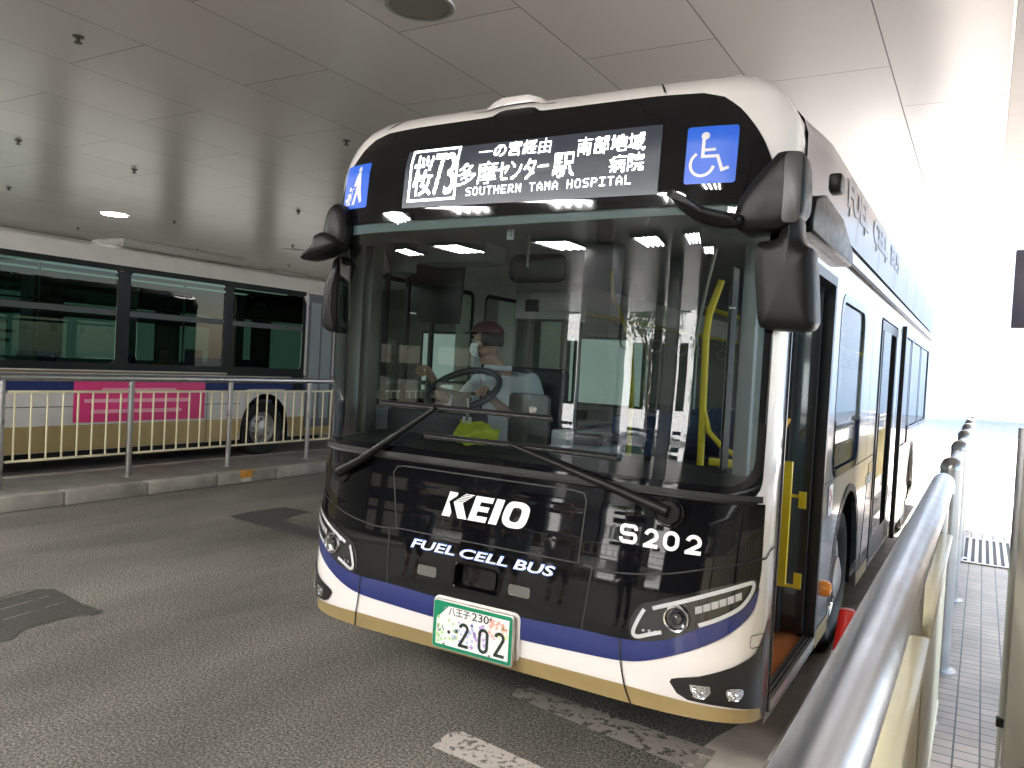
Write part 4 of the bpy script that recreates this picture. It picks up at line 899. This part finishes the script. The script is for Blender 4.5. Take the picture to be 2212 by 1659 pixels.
text('tag_digit',[('2',(-.066,2.438,-.052,2.462),.01)],lambda x,z:(x,.2605,z),seam,bus)
box('sensor_pod',(.36,.36,2.40),(.44,.42,2.52),plast,bus,.01)
fpatch('windshield_top_band',M('top_band',(.42,.50,.49),.4),bus,[([(-1.17,2.47),(1.17,2.49),(1.19,2.53),(-1.19,2.53)],[])],-.012,.08)
# poles inside
tube('pole',[(-.50,2.5,2.58),(-.47,2.5,2.35),(-.38,2.5,2.18),(-.30,2.5,2.0),(-.27,2.5,1.6),(-.27,2.5,.4)],.017,yellow,bus,10)
tube('pole',[(.80,1.0,2.3),(.745,1.0,2.12),(.735,1.0,2.0),(.745,1.0,1.35),(.745,1.0,.4)],.019,yellow,bus,10)
tube('pole',[(.745,1.0,1.62),(.78,1.0,1.50),(.86,1.0,1.42),(.95,1.0,1.38)],.014,yellow,bus,10)
box('yellow_pad',(.85,.79,1.345),(.97,.81,1.385),yellow,bus,.005)
tube('pole',[(.70,1.2,2.5),(.66,1.2,2.3),(.60,1.2,1.9),(.60,1.2,1.5)],.011,alu,bus,8)
tube('pole',[(.78,1.3,2.3),(.78,1.3,.5)],.02,alu,bus,8)
box('door_partition',(.99,.50,1.34),(1.00,.60,2.30),plast,bus); box('a_pillar_trim',(1.045,.50,1.34),(1.115,.56,2.40),grayp,bus,.008); box('a_pillar_trim',(-1.19,.46,1.34),(-1.12,.56,2.45),M('pillar_beige',(.22,.21,.18),.5),bus,.008)
for y in (.755,.965,1.24): box('window_post',(-1.262,y-.014,1.48),(-1.235,y+.014,2.33),rubber,bus)
seatm=M('seat_fabric',(.05,.08,.18),.8,var=.2,vscale=20)
for i,(x,y) in enumerate([(-.85,3.6),(-.85,4.4),(-.85,5.2),(.85,5.9),(.85,6.7),(-.85,6.0),(-.85,6.8)]):
    st_=box('passenger_seat',(x-.23,y,.72),(x+.23,y+.42,.82),seatm,bus,.03); box('backrest',(x-.22,y+.38,.82),(x+.22,y+.46,1.36),seatm,st_,.03)
MB().lathe((.88,10.0,0),[(.16,3.18),(.14,3.22),(.05,3.38),(.02,3.41),(0,3.415)],'z',16).build('roof_antenna',M('antenna_grey',(.10,.10,.12),.4),bus,True)
# ================================================================ GUARD RAILS
railm=M('rail_steel',(.42,.41,.40),.33,metal=.85,var=.08,rvar=.08)
def fence(name,loc,rz,ys,label,zb,tz,tr,uz,lz,pr,tubem,infill,step=.175,t0=None,t1=None,cap=False,flat=.016,dx=0.,bw=.019,grp='metal guard rails of the terminal'):
    """runs along local +Y from the root; ys: post positions"""
    t=empty(name,(0,0,0),label,'guard rail',grp)
    L=[]
    a=ys[0] if t0 is None else t0; b=ys[-1] if t1 is None else t1
    n=6; arc=[(0,a,tz)]+[(0,b-.04,tz)]+[(0,b-.04+.05*math.sin(math.radians(k*22.5)),tz-.05+.05*math.cos(math.radians(k*22.5))) for k in range(1,5)]
    tube('top_rail',arc if not cap else [(0,a,tz),(0,b,tz)],tr,tubem,t,20)
    for i,y in enumerate(ys):
        if cap: MB().lathe((0,y,0),[(pr*1.6,zb),(pr*1.6,zb+.012),(pr,zb+.014),(pr,tz+.03),(pr*1.05,tz+.032),(pr*1.02,tz+.055),(pr*.75,tz+.085),(pr*.35,tz+.10),(0,tz+.103)],'z',24).build('post',railm,t,True)
        else: MB().lathe((0,y,0),[(pr*1.5,zb),(pr*1.5,zb+.01),(pr,zb+.012),(pr,tz-tr*.5),(0,tz-tr*.5)],'z',18).build('post',railm,t,True)
    for y0,y1 in zip(ys,ys[1:]):
        y0+=pr+.012; y1-=pr+.012
        MB().box((dx-bw,y0,uz-.030),(dx+bw,y1,uz),.007).build('upper_bar',infill,t,True); MB().box((dx-.016,y0,lz-.026),(dx+.016,y1,lz),.006).build('lower_bar',infill,t,True)
        m=int((y1-y0)/step); d=(y1-y0)/m
        for k in range(m):
            y=y0+d*(k+.5); MB().box((dx-.011,y-flat/2,lz-.004),(dx+.011,y+flat/2,uz-.026),.004).build('baluster',infill,t,True)
    t.location=loc; t.rotation_euler=(0,0,rz)
    return t
f1=fence('guard_rail',(-6.98,0,0),0,[-1.62+1.5*k for k in range(10)],'cream baluster guard rail standing on the island before the passing bus',.15,1.36,.040,1.215,.455,.034,railm,cream)
f2=fence('guard_rail',(1.875,0,0),0,[-4.35,-2.45,-.60,1.24],'thick stainless handrail over cream bars in the right foreground',.16,1.335,.050,1.10,.30,.032,steel,cream,.11,t0=-4.5,t1=1.30,flat=.088,dx=.030,bw=.026)
ycr=M('pale_yellow_paint',(.78,.66,.22),.4,var=.05)
f3=fence('guard_rail',(1.885,0,0),0,[2.09+1.8*k for k in range(6)],'far handrail with round capped posts and yellow bars along the pavement',.16,1.30,.040,1.12,.42,.058,railm,ycr,.13,cap=True,flat=.09)
f4=fence('guard_rail',(-6.2,-7.4,0),math.radians(-90),[0,1.5,3,4.5,6.0],'cream baluster guard rail behind the waiting people, mirrored in the windscreen',.0,1.25,.035,1.10,.35,.03,railm,cream)
# ================================================================ PASSING BUS
PX=-8.5; pb=empty('passing_bus',(-9.75,3.2,0),'passing white city bus with a pink advert behind the left guard rail','bus')
pwhite=M('passing_bus_white',(.60,.58,.56),.45,var=.05)
pz=lambda off:(lambda y,z:(PX+off-(max(0,z-2.78)**2)*1.3,y,z))
pzl=lambda off:(lambda y,z:(-10.99-off+(max(0,z-2.78)**2)*1.3,y,z))
PA=[(6.4,.53),(.9,.53)]
def pout(y0,y1):
    P=[(y0,3.12),(y0,.30)]
    for c,r in PA[::-1]: P+=[(c-r,.30)]+[(c-r*math.cos(math.radians(a)),.30+.76*math.sin(math.radians(a))**.8) for a in range(10,171,10)]+[(c+r,.30)]
    return P+[(y1,.30),(y1,3.12)]
pw=[rrect(-2.2,1.50,-.3,2.80,.06,3),rrect(-.1,1.50,1.72,2.80,.06,3),rrect(1.92,1.50,3.62,2.80,.06,3),rrect(3.82,1.50,5.46,2.80,.06,3),rrect(5.62,1.50,7.16,2.78,.06,3)]
patch('side_panel',pwhite,pb,[(pout(-2.6,8.0),pw)],pz(0),.2)
patch('side_panel',pwhite,pb,[(pout(-2.6,8.0),pw)],pzl(0),.2)
patch('window_band',M('window_band_black',(.012,.013,.014),.4,spec=.15),pb,[([(-2.5,1.40),(7.24,1.40),(7.24,2.88),(-2.5,2.88)],pw)],pz(.004),.3,None,False)
patch('door_lower_panel',M('window_band_black'),pb,[([(5.56,1.36),(5.56,1.42),(7.24,1.42),(7.24,1.12),(7.0,1.12),(6.95,1.36)],[])],pz(.008),.3,None,False)
patch('blue_stripe',M('passing_blue',(.02,.035,.13),.5,spec=.2),pb,[([(-2.55,1.11),(5.9,1.11),(6.05,1.14),(6.75,1.14),(6.9,1.11),(7.98,1.11),(7.98,1.34),(-2.55,1.34)],[])],pz(.006),.3,None,False)
patch('brown_line',M('brown_line',(.16,.12,.06),.4),pb,[([(-2.55,1.352),(7.98,1.352),(7.98,1.385),(-2.55,1.385)],[])],pz(.006),.3,None,False)
patch('gold_stripe',gold,pb,[([(-2.55,.305),(.36,.305),(.40,.65),(-2.55,.65)],[]),([(1.45,.305),(5.84,.305),(5.90,.65),(1.40,.65)],[]),([(6.95,.305),(7.95,.305),(7.95,.65),(6.9,.65)],[])],pz(.004),.3,None,False)
pk=patch('advert_panel',M('pink_advert',(.72,.03,.20),.4),pb,[([(3.05,.68),(5.15,.68),(5.15,1.27),(3.05,1.27)],[])],pz(.012),.3,None,False)
for r,(a_,b_) in enumerate(((3.3,4.7),(3.2,4.85),(3.45,4.6))): patch('print_line',M('advert_white',(.80,.35,.45),.5),pk,[([(a_,.80+r*.15),(b_,.80+r*.15),(b_+.05,.83+r*.15),(b_,.855+r*.15),(a_,.85+r*.15)],[])],pz(.0145),.5,None,False)
patch('panel_seams',seam,pb,[ribbon([(-2.5,.90),(5.85,.90)],.010),ribbon([(2.3,.31),(2.3,1.10)],.008),ribbon([(5.2,.31),(5.2,1.10)],.008),ribbon([(7.3,.31),(7.3,2.9)],.010)],pz(.0075),.5,None,False)
for s,mp_ in ((1,pz(-.012)),(-1,pzl(-.012))):
    for w in pw:
        o=patch('side_window',dkglass,pb,[(w,[])],mp_,.5,None,False)
        x=PX-.004 if s>0 else -10.99+.004
        y0=min(p[0] for p in w); y1=max(p[0] for p in w); box('window_bar',(x-.02,y0,2.17),(x+.012,y1,2.25),frm,o)
m=MB(); sec=[(PX-.15,3.12),(PX-.45,3.20),(-9.75,3.23),(-10.54,3.20),(-10.84,3.12)]
for x,z in sec: m.v+=[(x,-2.6,z),(x,8.0,z),(x*1+(.12 if x<-9.75 else -.12 if x>-9.75 else 0),8.30,z-.22)]
for i in range(4):
    for k in range(2): m.f.append((i*3+k,i*3+k+1,(i+1)*3+k+1,(i+1)*3+k))
m.build('roof',pwhite,pb,True)
m=MB(); m.box((-9.7,3.9,3.18),(-8.85,6.2,3.34),.07); m.build('roof_unit',M('roof_unit_grey',(.30,.29,.28),.5),pb,True); MB().box((-9.6,6.9,3.15),(-8.95,7.7,3.26),.04).build('roof_hatch',M('roof_unit_grey'),pb,True)
patch('front_door',M('door_lavender',(.16,.16,.19),.25,spec=.4),pb,[([(7.30,.45),(7.95,.45),(7.95,2.86),(7.30,2.86)],[])],pz(.008),.4,None,False)
for a,b in ((7.36,7.60),(7.65,7.89)): patch('door_pane',M('door_pane_glass',(.30,.34,.36),.15,coat=.5),pb,[([(a,.6),(b,.6),(b,2.7),(a,2.7)],[])],pz(.011),.5,None,False)
# front end of the passing bus
fr=[(PX,8.0),(PX-.03,8.18),(PX-.14,8.32),(PX-.4,8.40),(-9.75,8.45),(-10.59,8.40),(-10.85,8.32),(-10.96,8.18),(-10.99,8.0)]
def fwall(name,z0,z1,mat,off=0): 
    m=MB(); 
    for x,y in fr: m.v+=[(x,y+off,z0),(x,y+off,z1)]
    for i in range(len(fr)-1): m.f.append((2*i,2*i+2,2*i+3,2*i+1))
    return m.build(name,mat,pb,True)
fwall('front_panel',.3,1.15,pwhite); fwall('windscreen',1.15,2.65,dkglass); fwall('destination_band',2.65,3.02,gloss); box('front_bumper',(-10.9,8.3,.28),(-8.6,8.5,.55),gold,pb,.05)
MB().lathe((-8.72,8.40,.85),[(.11,-.02),(.11,.05),(.08,.07),(0,.075)],'y',20).build('headlight',M('headlight_lit',(.9,.95,1),.2,emit=1.0,ecol=(.85,.92,1)),pb,True)
mesh('rear_wall',[(PX,-2.6,.3),(-10.99,-2.6,.3),(-10.84,-2.6,3.12),(PX-.15,-2.6,3.12)],[(0,1,2,3)],pwhite,pb,False)
box('floor',(-10.9,-2.5,.34),(-8.6,7.9,.40),M('grey_floor'),pb); box('underbody',(-10.8,-2.4,.16),(-8.7,7.9,.33),seam,pb)
box('ceiling_lining',(-10.85,-2.5,2.86),(-8.65,7.9,2.92),M('lining_green',(.25,.32,.28),.6),pb)
for k,x in enumerate((-9.2,-10.3)): box('strip_light',(x-.06,-2.2,2.835),(x+.06,7.4,2.855),M('bus_strip_light',(1,1,1),.5,emit=.10,ecol=(.75,1,.85)),pb)
for k in range(8):
    y=-1.8+1.15*k; st_=box('passenger_seat',(-8.98,y,.85),(-8.62,y+.42,.95),seatm,pb,.03); box('backrest',(-8.98,y,.95),(-8.62,y+.09,1.62 if k%3 else 1.75),seatm,st_,.03)
for y in (.6,2.9,5.2): tube('pole',[(-9.15,y,.4),(-9.15,y,2.83)],.017,alu,pb,8)
tube('handrail',[(-9.05,-2,2.33),(-9.05,7.2,2.33)],.014,alu,pb,8); tube('handrail',[(-10.4,-2,2.33),(-10.4,7.2,2.33)],.014,alu,pb,8)
for c in (6.4,.9):
    for s,x in ((1,-8.70),(-1,-10.79)):
        wv=MB().lathe((x,c,.47),[(.26,0),(.28,.12*s),(.34,.165*s),(.43,.17*s),(.465,.14*s),(.47,0),(.46,-.12*s),(.2,-.13*s)],'x',36).build('wheel',rubber,pb,True)
        MB().lathe((x,c,.47),[(.275,.13*s),(.27,.14*s),(.20,.09*s),(.15,.10*s),(.13,.17*s),(0,.18*s)],'x',28).build('rim',M('rim_steel'),wv,True)
        sp_=MB()
        for k in range(8):
            a=k*math.pi/4; sp_.lathe((x+s*.1,c+.17*math.cos(a),.47+.17*math.sin(a)),[(.02,0),(.02,.05*s),(0,.055*s)],'x',8)
        sp_.build('wheel_nuts',M('nut_steel'),wv,True)
    m=MB(); A=[(c-.58,.31)]+[(c-.58*math.cos(math.radians(a)),.31+.80*math.sin(math.radians(a))**.8) for a in range(10,171,10)]+[(c+.58,.31)]
    for y,z in A: m.v+=[(-10.95,y,z),(-8.53,y,z)]
    for i in range(len(A)-1): m.f.append((2*i,2*i+1,2*i+3,2*i+2))
    m.build('wheel_housing',seam,pb)
# ================================================================ PEOPLE
skin=M('skin',(.48,.29,.20),.5,var=.06,vscale=12); shirtm=M('white_shirt',(.62,.66,.68),.8,bump=.25,bscale=25); hairm=M('black_hair',(.012,.011,.010),.5)
def skinned(name,chains,mat,parent,lv=2):
    """chains: list of [(x,y,z,r),...]; a chain may start on a point used earlier"""
    V=[];R=[];E=[];idx={}
    for ch in chains:
        p=None
        for x,y,z,r in ch:
            k=(round(x,4),round(y,4),round(z,4))
            if k not in idx: idx[k]=len(V); V.append((x,y,z)); R.append(r)
            if p is not None and (p,idx[k]) not in E: E.append((p,idx[k]))
            p=idx[k]
    me=bpy.data.meshes.new(name); me.from_pydata(V,E,[]); o=bpy.data.objects.new(name,me); COL.objects.link(o)
    sk_=o.modifiers.new('skin','SKIN'); sk_.use_smooth_shade=True; ss=o.modifiers.new('sub','SUBSURF'); ss.levels=lv; ss.render_levels=lv
    L=me.skin_vertices[0].data if me.skin_vertices else None
    for i,r in enumerate(R): L[i].radius=(r,r); L[i].use_root=(i==0)
    bpy.context.view_layer.update()
    nm=bpy.data.meshes.new_from_object(o.evaluated_get(bpy.context.evaluated_depsgraph_get())); bpy.data.objects.remove(o)
    nm.materials.clear(); nm.polygons.foreach_set('use_smooth',[True]*len(nm.polygons)); nm.update()
    return link(name,nm,mat,parent)
def ellips(name,c,r,mat,parent,rz=0,cut=None,n=20,m=14):
    b=MB(); c=Vector(c); R=Matrix.Rotation(rz,3,'Z'); 
    V=[];keep={}
    for i in range(m+1):
        for k in range(n):
            th=math.pi*i/m; ph=2*math.pi*k/n; d=Vector((math.sin(th)*math.cos(ph),math.sin(th)*math.sin(ph),math.cos(th))); V.append((d,c+R@Vector((d.x*r[0],d.y*r[1],d.z*r[2]))))
    b.v=[tuple(v[1]) for v in V]
    for i in range(m):
        for k in range(n):
            q=(i*n+k,i*n+(k+1)%n,(i+1)*n+(k+1)%n,(i+1)*n+k)
            if cut and not all(cut(V[j][0]) for j in q): continue
            b.f.append(q)
    us=sorted({j for f in b.f for j in f}); rm={j:i for i,j in enumerate(us)}; b.v=[b.v[j] for j in us]; b.f=[tuple(rm[j] for j in f) for f in b.f]
    return b.build(name,mat,parent,True,80)
# driver: seated at the wheel, head turned to the photo's left, right hand raised
hx,hy,hz=-.875,1.36,1.935
body=[[(-.78,1.62,1.08,.14),(-.785,1.58,1.32,.135),(-.79,1.53,1.56,.13),(-.80,1.48,1.72,.07),(-.83,1.42,1.79,.050),(-.855,1.375,1.84,.060),(-.872,1.36,1.90,.086),(-.872,1.36,1.965,.092),(-.870,1.36,2.02,.070)],
 [(-.872,1.36,1.90,.086),(-.935,1.352,1.885,.042),(-.965,1.35,1.905,.017)],[(-.855,1.375,1.84,.060),(-.925,1.355,1.845,.040)],
 [(-.79,1.53,1.56,.13),(-.61,1.52,1.68,.068),(-.50,1.44,1.50,.050),(-.52,1.22,1.44,.040),(-.60,1.08,1.55,.028),(-.63,1.03,1.60,.030)],
 [(-.79,1.53,1.56,.13),(-.97,1.48,1.68,.066),(-1.07,1.36,1.50,.048),(-1.12,1.20,1.56,.036),(-1.13,1.12,1.68,.026),(-1.135,1.10,1.725,.034)],
 [(-.78,1.62,1.08,.14),(-.88,1.55,1.04,.09),(-.93,1.20,1.06,.075),(-.93,1.08,.85,.05),(-.93,1.02,.78,.04)],[(-.78,1.62,1.08,.14),(-.66,1.55,1.04,.09),(-.62,1.20,1.06,.075),(-.62,1.08,.85,.05),(-.62,1.02,.78,.04)]]
hr=(-1.135,1.10,1.725)
for dx,dy,dz,l in ((-.085,-.012,.022,.0),(-.092,-.014,.002,.0),(-.086,-.014,-.017,.0),(-.070,-.012,-.034,.0)): body.append([(*hr,.034),(hr[0]+dx*.45,hr[1]+dy,hr[2]+dz*.7,.0105),(hr[0]+dx*.8,hr[1]+dy*1.6,hr[2]+dz,.0092),(hr[0]+dx*1.12,hr[1]+dy*2.2,hr[2]+dz*1.1,.0080)])
body.append([(*hr,.034),(hr[0]+.004,hr[1]-.045,hr[2]+.02,.011),(hr[0]-.022,hr[1]-.062,hr[2]+.035,.009)])
hl_=(-.63,1.03,1.60)
for k,(dx,dz) in enumerate(((-.035,.035),(-.018,.045),(0,.048),(.020,.042))): body.append([(*hl_,.030),(hl_[0]+dx,hl_[1]-.045,hl_[2]+dz,.010),(hl_[0]+dx*1.2,hl_[1]-.075,hl_[2]+dz*.4,.0092),(hl_[0]+dx*1.1,hl_[1]-.065,hl_[2]-.012,.008)])
body.append([(*hl_,.030),(hl_[0]-.05,hl_[1]-.01,hl_[2]+.01,.011),(hl_[0]-.068,hl_[1]-.035,hl_[2]+.012,.009)])
drv=skinned('person',body,skin,None,2); tag(drv,'driver in white shirt, cap and face mask raising one hand at the wheel','person')
ellips('ear',(hx+.012,hy-.092,hz-.01),(.016,.008,.028),skin,drv)
ellips('hair',(hx+.020,hy,hz+.02),(.105,.100,.105),hairm,drv,0,lambda d:d.z>-.55 and (d.x>-.15 or d.z>.45))
ellips('face_mask',(hx-.008,hy-.004,hz-.045),(.106,.092,.078),M('mask_white',(.74,.82,.84),.7,bump=.4,bscale=45),drv,0,lambda d:d.x<.02 and -.97<d.z<.50)
for dz in (.03,-.05): tube('mask_strap',[(hx-.02,hy-.088,hz-.02+dz*.6),(hx+.012,hy-.102,hz-.008)],.0022,M('mask_white'),drv,5)
for dy in (-.045,.02): ellips('eye',(hx-.083,hy+dy,hz+.030),(.012,.014,.008),hairm,drv)
ellips('eyebrow',(hx-.082,hy-.048,hz+.052),(.010,.022,.005),hairm,drv)
capm=M('driver_cap',(.10,.012,.018),.7,var=.15,vscale=30)
ellips('cap',(hx+.006,hy,hz+.062),(.116,.108,.082),capm,drv,0,lambda d:d.z>-.06); solid('cap_peak',cat([(hx-.085,hy-.09),(hx-.15,hy-.07),(hx-.175,hy),(hx-.15,hy+.07),(hx-.085,hy+.09)],3),hz+.052,hz+.062,M('cap_peak',(.015,.012,.012),.3),drv,'z',.003)
skinned('shirt',[[(-.78,1.62,1.10,.155),(-.785,1.58,1.32,.152),(-.79,1.53,1.55,.150),(-.80,1.50,1.68,.098),(-.815,1.455,1.755,.062)],
 [(-.79,1.53,1.55,.150),(-.60,1.52,1.68,.084),(-.50,1.44,1.50,.066),(-.515,1.26,1.445,.058)],[(-.79,1.53,1.55,.150),(-.975,1.48,1.68,.082),(-1.07,1.37,1.51,.064),(-1.105,1.24,1.54,.056)]],shirtm,drv,2)
skinned('trousers',[[(-.78,1.62,1.12,.15),(-.89,1.55,1.04,.10),(-.93,1.20,1.06,.088),(-.93,1.08,.85,.066),(-.93,1.02,.78,.06)],[(-.78,1.62,1.12,.15),(-.66,1.55,1.04,.10),(-.62,1.20,1.06,.088),(-.62,1.08,.85,.066),(-.62,1.02,.78,.06)]],M('navy_trousers',(.015,.018,.03),.8),drv,2)
solid('collar',cat([(-.86,1.33),(-.77,1.36),(-.72,1.44),(-.77,1.52),(-.87,1.50),(-.90,1.42)],3),1.748,1.785,shirtm,drv,'z',.01)
def stander(x,y,z0,h,face,top,bot,hair,label,hat=None,name='person'):
    k=h/1.7; c,s=math.cos(face),math.sin(face)
    def P(a,b,zz,r): return (x+(a*c-b*s)*k,y+(a*s+b*c)*k,z0+zz*k,r*k)
    pel=P(0,0,.92,.125); ch=P(0,0,1.28,.13); nb=P(0,-.01,1.43,.058)
    B=[[pel,P(0,0,1.1,.115),ch,nb,P(0,-.02,1.49,.052),P(0,-.03,1.56,.082),P(0,-.02,1.62,.088),P(0,-.015,1.67,.062)],[P(0,-.03,1.56,.082),P(0,-.115,1.545,.016)]]
    arms=[];legs=[]
    for q in (1,-1):
        hand=P(.25*q,-.06,.80,.028)
        B.append([ch,P(.185*q,0,1.36,.056),P(.225*q,.01,1.08,.042),P(.235*q,-.04,.86,.028),hand]); arms.append([ch,P(.185*q,0,1.36,.072),P(.225*q,.01,1.10,.058),P(.233*q,-.035,.89,.044)])
        for j in range(4): B.append([hand,P(.25*q,-.09+.02*j,.75,.010),P(.243*q,-.092+.02*j,.705-.004*abs(j-1.5),.008)])
        B.append([hand,P(.235*q,-.10,.775,.010),P(.228*q,-.115,.745,.008)])
        B.append([pel,P(.095*q,0,.82,.085),P(.10*q,-.02,.48,.058),P(.10*q,.02,.10,.040),P(.10*q,-.12,.035,.034)]); legs.append([pel,P(.095*q,0,.82,.098),P(.10*q,-.02,.48,.074),P(.10*q,.02,.12,.058)])
    o=skinned(name,B,skin,None,1); tag(o,label,'person')
    tp=M('top_%s'%str(top),top,.8,bump=.2,bscale=25); skinned('shirt',[[P(0,0,.90,.142),P(0,0,1.1,.135),P(0,0,1.28,.150),P(0,0,1.42,.08)]]+[[P(0,0,1.28,.150)]+a[1:] for a in arms],tp,o,2)
    skinned('trousers',[[pel]+l[1:] for l in legs],M('bottom_%s'%str(bot),bot,.8),o,1)
    hc=P(0,-.005,1.63,0); ellips('hair',hc[:3],(.098*k,.108*k,.10*k),hair,o,face,lambda d:d.y>-.25 or d.z>.5)
    if hat:
        hm=M('hat_%s'%str(hat),hat,.7); ellips('hat',P(0,0,1.67,0)[:3],(.108*k,.118*k,.085*k),hm,o,face,lambda d:d.z>-.1); solid('hat_brim',circ(hc[0],hc[1],.165*k,24),hc[2]+.025,hc[2]+.033,hm,o,'z',.003)
    return o
gry=M('grey_hair',(.25,.24,.23),.6)
stander(-4.35,-5.3,0,1.60,math.pi*.9,(.10,.13,.18),(.03,.03,.04),gry,'waiting person with grey hair and dark blue top, mirrored at the windscreen left')
stander(-3.75,-5.9,0,1.66,math.pi*1.1,(.03,.03,.035),(.05,.05,.06),hairm,'waiting person in black with black hair, mirrored in the middle of the windscreen')
stander(-2.95,-5.5,0,1.62,math.pi,(.20,.24,.26),(.06,.06,.07),gry,'waiting person wearing a pale sun hat, mirrored in the windscreen',(.55,.50,.42))
stander(-2.45,-6.0,0,1.70,math.pi*.95,(.55,.50,.50),(.10,.10,.13),hairm,'waiting person in a pale top with black hair, mirrored in the windscreen')
stander(-.75,-4.9,0,1.68,math.pi*1.05,(.09,.10,.12),(.03,.03,.04),hairm,'dark dressed person standing alone, mirrored at the windscreen right')
# passenger in the other bus (upper body shows in its second window)
stander(-10.2,5.6,.20,1.55,math.pi*.5,(.60,.38,.06),(.05,.05,.05),hairm,'passenger in an orange top inside the second window of the passing bus')
# ================================================================ SMALL THINGS
tm=M('yellow_cloth',(.62,.72,.03),.75,bump=.5,bscale=40)
V=[];F=[];nu,nv=28,16; rn=random.Random(6)
def fold(a,b): return .012*math.sin(a*9+b*3)+.010*math.sin(b*11-a*5)+.006*math.sin(a*23+b*17)
for j in range(nv+1):
    for i in range(nu+1):
        a,b=i/nu,j/nv
        x=-.505+.29*a+.02*b*math.sin(a*5); z=1.362+.115*b*(1-.25*a*a)-.012*a+.35*fold(a,b); y=.46+.10*b-.03*math.sin(math.pi*a)+fold(a,b)
        V.append((x,y,z))
for j in range(nv):
    for i in range(nu): q=j*(nu+1)+i; F.append((q,q+1,q+nu+2,q+nu+1))
cl=mesh('cloth',V,F,tm,None); tag(cl,'crumpled bright yellow cloth lying on the dashboard behind the windscreen','cloth')
so_=cl.modifiers.new('thick','SOLIDIFY'); so_.thickness=.006
ch_=MB(); ch_.tube([(-.385,.43,1.60),(-.375,.43,1.545),(-.382,.43,1.50)],.0015,5); ch_.tube([(-.372,.43,1.60),(-.375,.43,1.545),(-.368,.43,1.50)],.0015,5)
chm=empty('hanging_charm',(-.377,.43,1.5),'small pale charm hanging on strings inside the windscreen above the yellow cloth','charm'); ch_.build('string',M('string_white',(.7,.7,.65),.6),chm)
for x in (-.395,-.360): MB().box((x-.011,.425,1.465),(x+.011,.435,1.50),.004).build('bead',M('string_white'),chm,True)
nb_=empty('notice_board',(2.17,-.3,.16),'tall beige board with a steel edge post at the far right of the pavement','board')
box('panel',(2.165,-1.35,.30),(2.185,.47,1.58),M('board_beige',(.42,.38,.31),.45,var=.03),nb_,.004); tube('post',[(2.165,.49,.16),(2.165,.49,1.66)],.024,steel,nb_,14); tube('post',[(2.175,-1.38,.16),(2.175,-1.38,1.66)],.024,steel,nb_,14)
box('hinge',(2.135,.46,.50),(2.16,.50,.53),seam,nb_)
hs=empty('hanging_sign',(2.9,5.2,3.0),'plain lavender grey sign board hanging at the right edge over the pavement','sign')
box('board',(2.19,5.15,2.36),(3.30,5.25,3.05),M('sign_lavender',(.13,.12,.16),.4),hs,.01); tube('hanger',[(2.5,5.2,3.05),(2.5,5.2,4.40)],.015,alu,hs,8); tube('hanger',[(3.1,5.2,3.05),(3.1,5.2,4.55)],.015,alu,hs,8)
cn=empty('traffic_cone',(1.50,1.12,.16),'small red plastic cone with a white band on the kerb beside the front wheel','traffic cone')
MB().lathe((1.50,1.12,0),[(.12,.175),(.085,.185),(.040,.65),(.036,.665),(.027,.67),(0,.67)],'z',24).build('cone',M('cone_red',(.60,.02,.015),.35,var=.05),cn,True)
MB().lathe((1.50,1.12,0),[(.0745,.33),(.0625,.46)],'z',24).build('band',M('cone_white',(.75,.72,.72),.4),cn,True); MB().box((1.38,1.0,.150),(1.62,1.24,.175),.01).build('base',rubber,cn,True)
